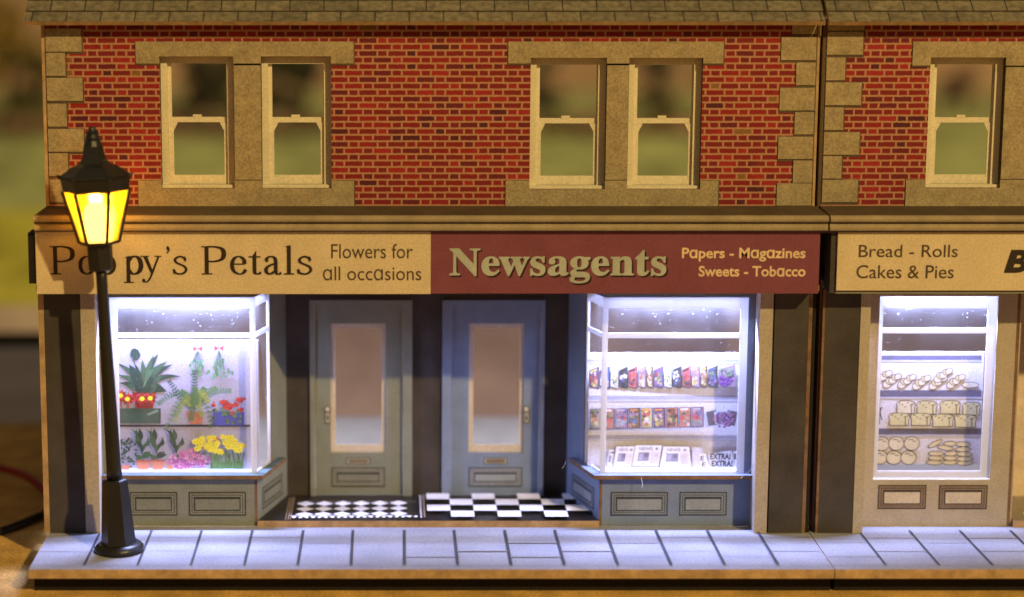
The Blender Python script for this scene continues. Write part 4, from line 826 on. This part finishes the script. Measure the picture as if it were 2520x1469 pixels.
# ------------------------------------------------------------------ printed display cards in the windows
def card(name, x0, x1, z0, z1, Y, mat, label):
    o = MB().box(x0, x1, Y, Y + .03, z0, z1, mat, top=WHITE).build(name); 
    root = o; tag(root, label, 'display card', 'printed display cards in the shop windows'); return root
class Px:
    """places shapes measured on the photograph onto the card's real plane"""
    def __init__(s, ox, oy, k, Y): s.ox, s.oy, s.k, s.Y = ox, oy, k, Y; s.art = Art((0, Y, 0), (1, 0, 0), (0, 0, 1), .00005, .0016); s.sc = (D + Y) * 1.02 / FPX / k
    def p(s, x, y): return U(s.ox + x / s.k, s.oy + y / s.k, s.Y)
    def poly(s, pts, m): s.art.poly([s.p(*q) for q in pts], m)
    def rect(s, x0, x1, y0, y1, m): s.poly([(x0, y0), (x1, y0), (x1, y1), (x0, y1)], m)
    def el(s, x, y, rx, ry, m, rot=0, n=14): s.poly(ell(x, y, rx, ry, n, rot), m)
    def leaf(s, a, b, w, m, bend=0): s.art.leaf(s.p(*a), s.p(*b), w * s.sc, m, bend * s.sc)
    def line(s, pts, w, m): s.art.stroke([s.p(*q) for q in pts], w * s.sc, m)
    def text(s, body, x0, x1, y0, y1, m, shear=0, bold=.02): 
        a, b = s.p(x0, y1), s.p(x1, y0); s.art.fit(text_mesh(body, bold), (a[0], b[0], a[1], b[1]), m, shear)
    def new(s): s.art.new()
    def done(s, name, parent): return s.art.build(name, parent)
RN = random.Random(11)
DG, MG, LG, PGN, FG = ink((.022, .055, .028)), ink((.05, .115, .05)), ink((.16, .30, .13)), ink((.18, .40, .22)), ink((.10, .24, .08))
YG, RD, DR, YL, OR = ink((.34, .42, .08)), ink((.62, .05, .04)), ink((.28, .025, .02)), ink((.92, .88, .04)), ink((.72, .20, .04))
TC, TCD, BLU, PK, PU, LP = ink((.56, .20, .11)), ink((.30, .09, .05)), ink((.07, .09, .52)), ink((.62, .20, .45)), ink((.40, .10, .34)), ink((.80, .52, .68))
BK, WH, LAV = ink((.02, .02, .025)), ink((.82, .81, .82)), ink((.62, .58, .70))

# florist's card
FLY = .50
fc = card('window_display', -3.29, -1.585, .648, 2.212, FLY, paper('lilac_card', (.40, .385, .48), .7, .06, 20), 'printed card of pot plants and cut flowers on two shelves in the florist window')
f = Px(255.9, 721.9, 3.1977, FLY)
f.new(); f.rect(60, 1150, 1034, 1052, BK); f.done('shelf_edge', fc)
f.new(); f.rect(40, 445, 905, 1026, ink((.055, .10, .065))); f.poly([(335, 950), (420, 915), (430, 930), (350, 965)], ink((.20, .27, .21))); f.rect(438, 446, 905, 1026, BK); f.done('planter_box', fc)
f.new()
f.poly([(235, 780), (412, 780), (385, 905), (255, 905)], ink((.30, .03, .028)))
for a, b, w, m, be in (((300, 760), (95, 545), 34, DG, 40), ((300, 760), (100, 640), 36, MG, 30), ((295, 770), (115, 705), 34, DG, 24), ((300, 770), (165, 725), 40, MG, 10), ((300, 740), (135, 575), 44, MG, 30), ((300, 740), (200, 560), 70, DG, 0),
    ((310, 740), (430, 470), 42, DG, -20), ((310, 740), (395, 480), 36, MG, -10), ((320, 745), (540, 560), 46, DG, -40), ((330, 745), (610, 655), 36, DG, -50), ((330, 750), (500, 535), 50, MG, -40), ((330, 760), (495, 775), 60, DG, -30), ((310, 700), (300, 520), 36, MG, 8), ((300, 700), (250, 560), 26, DG, 0), ((320, 770), (470, 650), 44, MG, -20), ((310, 780), (400, 640), 60, DG, -10), ((300, 790), (240, 700), 60, DG, 6), ((330, 790), (420, 720), 60, MG, -6), ((320, 790), (350, 690), 70, DG, 0)):
    f.leaf(a, b, w * 1.25, m, -be * .8)
f.poly([(205, 480), (215, 445), (240, 432), (270, 445), (290, 490), (262, 525), (225, 520)], DG); f.line([(232, 520), (285, 700)], 7, DG)
for x in (345, 365, 385): f.line([(310, 740), (x, 600)], 4, LG)
f.done('leafy_pot_plant', fc)
f.new()
for x, y in ((70, 850), (130, 805), (185, 832), (300, 830), (365, 826), (250, 820)):
    for k in range(9):
        a = k * .7 + x; f.leaf((x, y), (x + 56 * math.cos(a), y + 56 * math.sin(a)), 24, RD if k % 2 else DR)
    for q in range(2): f.line([(x + 8 * q, y + 30), (x + 14 * q - 6, 905)], 6, DR)
for x, y in ((70, 850), (130, 805), (185, 832), (300, 830), (365, 826)): f.el(x, y, 20, 18, YL)
f.done('red_daisy', fc)
for bx, by in ((738, 436), (905, 432)):
    f.new(); f.line([(bx, by - 40), (bx, by)], 5, DG)
    for k in range(26):
        a = RN.uniform(-.55, .55); l = RN.uniform(60, 205); x, y = bx + math.sin(a) * l, by + 24 + math.cos(a) * l * .95
        f.leaf((x, y), (x + RN.uniform(-18, 18) + 14 * a, y + RN.uniform(28, 44)), 22, RN.choice((PGN, LG, PGN, FG)))
    for k in range(12): f.line([(bx, by + 15), (bx + RN.uniform(-50, 50), by + RN.uniform(90, 180))], 2.5, MG)
    for sg in (-1, 1): f.poly([(bx, by), (bx + sg * 38, by - 20), (bx + sg * 34, by + 22)], RD)
    f.done('hanging_bunch', fc)
def frond(x0, y0, x1, y1, bend, m, w=20, n=15):
    P = spline([(x0, y0), ((x0 + x1) / 2, (y0 + y1) / 2 - bend), (x1, y1)], 8); f.line(P, 4, m)
    for i in range(n):
        q = P[min(len(P) - 1, int((i + 2) / (n + 2) * len(P)))]; p2 = P[max(0, min(len(P) - 1, int((i + 2) / (n + 2) * len(P)) - 1))]
        dx, dy = q[0] - p2[0], q[1] - p2[1]; l = math.hypot(dx, dy) or 1; dx /= l; dy /= l; s = 44 * (1 - .6 * i / n)
        for sg in (-1, 1): f.leaf(q, (q[0] + dx * s * .5 - sg * dy * s, q[1] + dy * s * .5 + sg * dx * s), 11, m)
f.new()
f.poly([(645, 935), (790, 935), (770, 1028), (680, 1028)], TC); f.rect(650, 785, 928, 948, ink((.62, .27, .17)))
for a in ((430, 865, 90, FG), (515, 690, -40, MG), (490, 1065, 130, LG), (850, 1045, 150, FG), (995, 765, 50, LG), (880, 745, 30, LG), (790, 745, 10, FG), (610, 770, 20, FG), (715, 610, -20, MG), (560, 960, 80, LG), (820, 850, 90, YG), (690, 990, 60, FG), (770, 960, 60, YG), (640, 860, 60, FG), (560, 1000, 110, YG), (720, 740, 0, FG)):
    frond(715, 890, a[0], a[1], a[2], a[3])
f.done('potted_fern', fc)
f.new(); f.rect(862, 1102, 925, 1034, BLU); f.rect(1094, 1103, 925, 1034, ink((.03, .03, .2)))
for k in range(40): x, y = RN.uniform(850, 1090), RN.uniform(890, 1010); f.leaf((x, y), (x + RN.uniform(-35, 35), y + RN.uniform(-20, 30)), 20, RN.choice((FG, MG, LG)))
for x, y, r in ((940, 850, 38), (1078, 832, 42), (1082, 915, 30), (862, 868, 24), (1000, 885, 46), (1012, 940, 20), (960, 880, 30), (1050, 870, 26)):
    for k in range(12): a = RN.uniform(0, 6.28); d = RN.uniform(0, r * .8); f.el(x + d * math.cos(a), y + d * math.sin(a), r * .34, r * .30, RD if k % 3 else DR)
f.done('red_geranium', fc)
f.new(); f.poly([(120, 1345), (215, 1345), (200, 1388), (135, 1388)], ink((.45, .17, .12)))
for k in range(70): x, y = RN.gauss(165, 48), RN.uniform(1130, 1350); f.leaf((x, y), (x + RN.uniform(-34, 34), y + RN.uniform(-34, 20)), 17, RN.choice((DG, DG, MG)))
f.done('leafy_pot_plant', fc)
for pxx in (312, 425, 580):
    f.new(); dx = pxx - 312
    if pxx < 500:
        f.poly([(258 + dx, 1315), (368 + dx, 1315), (350 + dx, 1386), (276 + dx, 1386)], TC); f.rect(255 + dx, 371 + dx, 1303, 1322, ink((.42, .13, .07)))
    b = 1310 if pxx < 500 else 1235
    f.line([(pxx, b), (pxx - 8, 1240), (pxx - 22, 1080)], 7, DG)
    for a, t, w, be in (((-10, 1230), (-52, 1052), 34, 14), ((-14, 1180), (-98, 1060), 26, -20), ((-8, 1200), (38, 1120), 34, -26), ((-12, 1150), (-30, 1055), 40, 0), ((-6, 1245), (62, 1170), 28, 22), ((-8, 1260), (-70, 1150), 30, -24)):
        f.leaf((pxx + a[0], a[1]), (pxx + t[0], t[1]), w, RN.choice((DG, MG)), be)
    if pxx < 500:
        for t in ((60, 1240), (-62, 1262), (75, 1262)): f.leaf((pxx, 1290), (pxx + t[0], t[1]), 40, RN.choice((DG, MG)), 10)
    f.done('tall_leaf_plant', fc)
f.new()
f.poly([(488, 1320), (560, 1320), (545, 1382), (500, 1382)], ink((.55, .24, .10)))
for k in range(300):
    a = RN.uniform(0, 6.28); d = math.sqrt(RN.random()); x = 672 + 165 * d * math.cos(a); y = 1308 + 72 * d * math.sin(a) - 26 * math.exp(-((x - 720) / 60) ** 2)
    s = RN.uniform(7, 14); f.el(x, y, s, s * .85, RN.choice((PK, PK, PU, LP, PU, MG if k % 4 == 0 else PK)), 0, 7)
f.done('pink_bloom_plant', fc)
f.new(); f.poly([(840, 1325), (1100, 1310), (1098, 1372), (838, 1372)], ink((.05, .20, .06)))
for k in range(60): x = RN.uniform(850, 1090); f.line([(x, 1360), (x + RN.uniform(-35, 35), RN.uniform(1210, 1290))], 6, RN.choice((FG, MG, LG)))
for x, y in ((775, 1135), (885, 1142)): f.el(x, y, 16, 22, OR, .3)
for k in range(46):
    x = RN.uniform(720, 1125); y = 1190 + RN.uniform(-62, 66) * (1 - .35 * abs(x - 925) / 200) - 14
    for j in range(6): a = j * 1.047 + k; f.leaf((x, y), (x + 30 * math.cos(a), y + 28 * math.sin(a)), 18, YL if (j + k) % 3 else ink((.95, .92, .14)))
    f.el(x, y, 8, 8, ink((.85, .62, .02)), 0, 8)
f.done('daffodil', fc)

# newsagent's card
NY = .62
nc = card('window_display', 2.345, 4.20, .655, 2.035, NY, paper('white_rack_card', (.60, .59, .64), .7, .05, 20), 'printed card of magazine racks and a row of newspapers in the newsagent window')
g = Px(1424.1, 840.0, 4.3055, NY)
S1, S2 = ink((.33, .34, .44)), ink((.48, .48, .56))  # shadow under each rack shelf, printed flat as two grey bands
g.new()
for ya, yb in ((192, 240), (590, 640), (1008, 1055)): g.rect(95, 1760, ya, (ya + yb) / 2, S1); g.rect(95, 1760, (ya + yb) / 2 + 1, yb, S2)
for y in (585, 1003): g.rect(95, 1760, y - 4, y, BK)
g.done('rack_shelf', nc)
PAL = {'r': (.62, .05, .05), 'o': (.65, .25, .08), 'y': (.70, .58, .12), 'p': (.20, .09, .30), 'b': (.10, .14, .42), 'k': (.03, .035, .04), 'w': (.75, .75, .75), 'g': (.16, .26, .12), 't': (.42, .34, .22), 'n': (.20, .10, .06), 'c': (.35, .50, .62), 'm': (.38, .24, .36), 's': (.45, .45, .50)}
def mute(c, k): l = sum(c) / 3; return tuple(round(min(.8, (x * .68 + l * .32) * k) * 20) / 20 + .01 for x in c)
def cover(quad, code, seed):
    """one magazine: dark edge, cover ground and a collage of coloured patches"""
    rnd = random.Random(seed); P = lambda u, v: tuple((quad[0][i] * (1 - u) + quad[1][i] * u) * (1 - v) + (quad[3][i] * (1 - u) + quad[2][i] * u) * v for i in (0, 1))
    g.new(); g.poly(quad, BK); e = .04
    g.poly([P(e, .02), P(1 - e - .03, .02), P(1 - e - .03, .97), P(e, .97)], ink(mute(PAL[code[0]], .8)))
    for k in range(26):
        u, v = rnd.uniform(.10, .78), rnd.uniform(.08, .88); c = code[min(len(code) - 1, int(v * len(code) + rnd.uniform(-.5, .8)))]
        s = rnd.uniform(.05, .16); g.poly([P(max(.05, min(.92, u + s * 1.3 * math.cos(a + rnd.uniform(-.2, .2)))), max(.03, min(.96, v + s * .8 * math.sin(a)))) for a in [i * 1.2566 + rnd.random() for i in range(5)]], ink(mute(PAL[c], rnd.uniform(.5, 1.2))))
    g.poly([P(.1, .06), P(.75, .06), P(.75, .14), P(.1, .14)], ink(PAL[code[-1]]))
    return g.done('magazine', nc)
R1 = [(115, 215, 'pwroy'), (222, 330, 'bmswr'), (335, 420, 'wwygw'), (428, 520, 'kswbk'), (525, 620, 'rrrnk'), (628, 713, 'motyt'), (720, 788, 'nwoty'), (795, 895, 'prgyp'), (902, 986, 'wwygw'), (992, 1090, 'kswbk'), (1095, 1187, 'rrrnk'), (1193, 1282, 'motyt'), (1288, 1362, 'nwoty'), (1368, 1470, 'kgbpb')]
for i, (x0, x1, c) in enumerate(R1):
    t = (x0 - 115) / 1360 * 18; cover([(x0, 312 - t), (x1, 268 - t), (x1, 508 - t), (x0, 488 - t)], c, 100 + i)
g.new()
g.poly([(1478, 290), (1655, 245), (1660, 480), (1480, 480)], ink((.30, .22, .28)))
for k in range(60): a, d = RN.uniform(0, 6.28), 70 * math.sqrt(RN.random()); g.el(1552 + d * math.cos(a), 415 + d * .9 * math.sin(a), 15, 13, RN.choice((ink(PAL['p']), ink((.28, .10, .36)), ink((.14, .05, .22)))), 0, 7)
for k in range(26): x, y = RN.uniform(1500, 1640), RN.uniform(270, 350); g.leaf((x, y), (x + RN.uniform(-30, 30), y + 35), 18, RN.choice((FG, LG, ink(PAL['m']), YG)))
g.done('flower_bouquet', nc)
R2 = [(118, 240, 'tnoyg'), (246, 378, 'otnrw'), (386, 518, 'mbrcs'), (525, 650, 'nmgbo'), (656, 780, 'yrnwo'), (787, 915, 'prwyo'), (922, 1052, 'ongyn'), (1060, 1186, 'ogrtw'), (1192, 1320, 'mbrcs')]
for i, (x0, x1, c) in enumerate(R2):
    t = (x0 - 118) / 1200 * 24; cover([(x0, 712 - t), (x1, 709 - t), (x1, 924 - t), (x0, 928 - t)], c, 300 + i)
g.new()
for sg in (-1, 1): g.poly([(1510 + sg * 165, 742), (1510 + sg * 60, 720), (1510 + sg * 50, 880), (1510 + sg * 140, 890)], ink((.10, .09, .13)))
g.poly([(1430, 740), (1600, 735), (1590, 870), (1440, 870)], ink((.42, .50, .62)))
for k in range(80): a, d = RN.uniform(0, 6.28), math.sqrt(RN.random()); g.el(1540 + 105 * d * math.cos(a), 825 + 82 * d * math.sin(a), 15, 13, RN.choice((ink(PAL['p']), ink((.34, .18, .32)), ink((.18, .06, .24)), ink(PAL['m']), FG if k % 5 == 0 else ink(PAL['p']))), 0, 7)
g.done('flower_bouquet', nc)
GY, GY2 = ink((.22, .21, .28)), ink((.52, .48, .58))
def paper_front(q, name='newspaper'):
    x0, x1, xa, xb, y0, y1 = q; g.new()
    Pq = lambda u, v: ((x0 * (1 - u) + x1 * u) * (1 - v) + (xa * (1 - u) + xb * u) * v, y0 * (1 - v) + y1 * v)
    B = lambda u0, u1, v0, v1, m: g.poly([Pq(u0, v0), Pq(u1, v0), Pq(u1, v1), Pq(u0, v1)], m)
    B(-.02, 1.02, -.015, 1.03, BK); B(0, 1, 0, 1, ink((.76, .75, .77)))
    xl, xr = Pq(.17, .2)[0], Pq(.66, .2)[0]; g.text('NEWS', xl, xr, y0 + (y1 - y0) * .09, y0 + (y1 - y0) * .24, GY)
    cx, cy = Pq(.82, .17); 
    for k in range(3): g.line([(cx - 18 * math.cos(k * 1.05), cy - 16 * math.sin(k * 1.05)), (cx + 18 * math.cos(k * 1.05), cy + 16 * math.sin(k * 1.05))], 5, BK)
    B(.17, .58, .34, .74, GY); B(.20, .34, .40, .68, ink((.34, .32, .40))); B(.40, .54, .38, .56, ink((.14, .13, .18)))
    for k in range(9): B(.64, .95, .36 + k * .06, .385 + k * .06, GY2)
    return g.done(name, nc)
paper_front((318, 372, 292, 350, 1140, 1320)); paper_front((396, 596, 360, 552, 1105, 1322)); paper_front((598, 878, 560, 842, 1092, 1316)); paper_front((890, 1166, 852, 1190, 1106, 1322))
g.new(); g.poly([(1190, 1115), (1300, 1115), (1340, 1320), (1200, 1320)], ink((.58, .56, .62))); g.line([(1190, 1115), (1215, 1320)], 4, GY); g.line([(1285, 1130), (1345, 1320)], 4, GY); g.done('newspaper', nc)
g.new(); g.poly([(1275, 1190), (1335, 1180), (1380, 1330), (1295, 1335)], WH); g.text('E', 1285, 1325, 1205, 1255, BK); g.text('E', 1300, 1345, 1270, 1320, BK); g.done('newspaper', nc)
g.new(); g.poly([(1368, 1190), (1610, 1140), (1640, 1325), (1392, 1335)], ink((.66, .65, .68)))
g.text('EXTRA!', 1386, 1604, 1178, 1245, BK, 0, .045); g.text('EXTRA!', 1400, 1624, 1254, 1318, BK, 0, .045); g.done('newspaper', nc)
g.new(); g.poly([(1628, 1160), (1700, 1150), (1720, 1325), (1655, 1330)], WH); g.text('E', 1640, 1680, 1180, 1240, BK, 0, .045); g.done('newspaper', nc)

# bakery's card
BY = .58
bc = card('window_display', 5.74, 7.03, .69, 2.055, BY, paper('pale_shelf_card', (.60, .58, .65), .7, .05, 20), 'printed card of plaits, tin loaves, cobs and rolls on shelves in the bakery window')
h = Px(2100.0, 708.8, 2.869, BY)
SD, SDL = ink((.10, .10, .17)), ink((.40, .40, .50))  # second ink is soft shading printed below each dark shelf band
h.new()
for y0, y1 in ((476, 508), (722, 768), (992, 1034)): h.rect(120, 905, y0, y1, SD); h.rect(120, 905, y1 + 1, y1 + 16, SDL)
h.done('shelf_edge', bc)
CR, CR2, CR3, OUT = ink((.52, .45, .27)), ink((.60, .55, .42)), ink((.55, .50, .28)), ink((.05, .04, .04))
def blob(x, y, rx, ry, m, rot=0): h.el(x, y, rx + 4.5, ry + 4.5, OUT, rot, 18); h.el(x, y, rx, ry, m, rot, 18)
for x, y in ((175, 655), (240, 678), (345, 682), (448, 690), (565, 690), (600, 640), (690, 682)):
    h.new()
    for k in range(5): blob(x + k * 19, y - k * 13 - (6 if k % 2 else 0), 32 - k * 2, 24 - k * 1.5, CR if k % 2 else CR2, .25 if k % 2 else -.5)
    h.done('plaited_loaf', bc)
h.new(); blob(825, 685, 58, 18, CR2, .03); h.done('baguette', bc)
def tin(x0, x1, y0, y1):
    h.new(); w, d = x1 - x0, y1 - y0
    P = lambda g_: [(x0 + .04 * w - g_, y1 + g_), (x0 + .05 * w - g_, y0 + .45 * d), (x0 - g_ + .0 * w, y0 + .28 * d), (x0 + .06 * w, y0 + .08 * d - g_), (x0 + .3 * w, y0 - g_), (x0 + .75 * w, y0 + .02 * d - g_), (x0 + .95 * w + g_, y0 + .12 * d - g_), (x1 + g_, y0 + .32 * d), (x0 + .95 * w + g_, y0 + .5 * d), (x0 + .93 * w + g_, y1 + g_)]
    h.poly(P(5), OUT); h.poly(P(0), CR3 if (x0 // 10) % 3 else CR2); h.line([(x0 + .80 * w, y0 + .35 * d), (x0 + .80 * w, y1)], 6, OUT); h.line([(x0 + .80 * w, y0 + .35 * d), (x0 + .95 * w, y0 + .2 * d)], 5, OUT)
    for k in range(5): a = x0 + w * (.12 + .15 * k); b = y0 + d * (.18 + .16 * (k % 3)); h.line([(a, b), (a + .09 * w, b - 5)], 6, OUT)
    h.done('tin_loaf', bc)
for q in ((305, 435, 798, 884), (446, 590, 800, 888), (610, 755, 798, 886), (770, 896, 808, 894), (250, 395, 884, 968), (405, 548, 886, 968), (556, 706, 892, 976), (714, 866, 896, 980)): tin(*q)
for x, y in ((200, 1100), (302, 1098), (412, 1098), (186, 1196), (286, 1198), (388, 1198)):
    h.new(); h.el(x, y, 58, 51, OUT, 0, 18); h.el(x, y, 53, 46, CR2, 0, 18); h.el(x - 4, y + 6, 44, 36, ink((.66, .62, .50)), 0, 18); h.line([(x - 26, y - 26), (x + 8, y - 30), (x + 6, y - 16), (x + 30, y - 16)], 6, OUT); h.done('cob_loaf', bc)
for x, y, w, r in ((570, 1232, 56, .05), (580, 1200, 52, .06), (582, 1168, 52, .02), (678, 1232, 48, 0), (682, 1200, 46, .05), (690, 1168, 46, -.05), (785, 1235, 56, -.02), (785, 1206, 56, 0), (782, 1172, 54, .06), (775, 1138, 54, 0), (772, 1102, 56, .04), (650, 1128, 56, .15), (682, 1098, 46, .02), (578, 1098, 54, -.45)):
    h.new(); blob(x, y, w, 15, CR, r); h.el(x - 8, y + 3, w * .7, 8, CR2, r); h.done('bread_roll', bc)
h.new()
for a, b in (((185, 780), (180, 960)), ((195, 850), (165, 960)), ((205, 840), (165, 870)), ((182, 860), (200, 930)), ((160, 800), (185, 850))): h.line([a, b], 7, OUT)
h.done('bread_stand', bc)
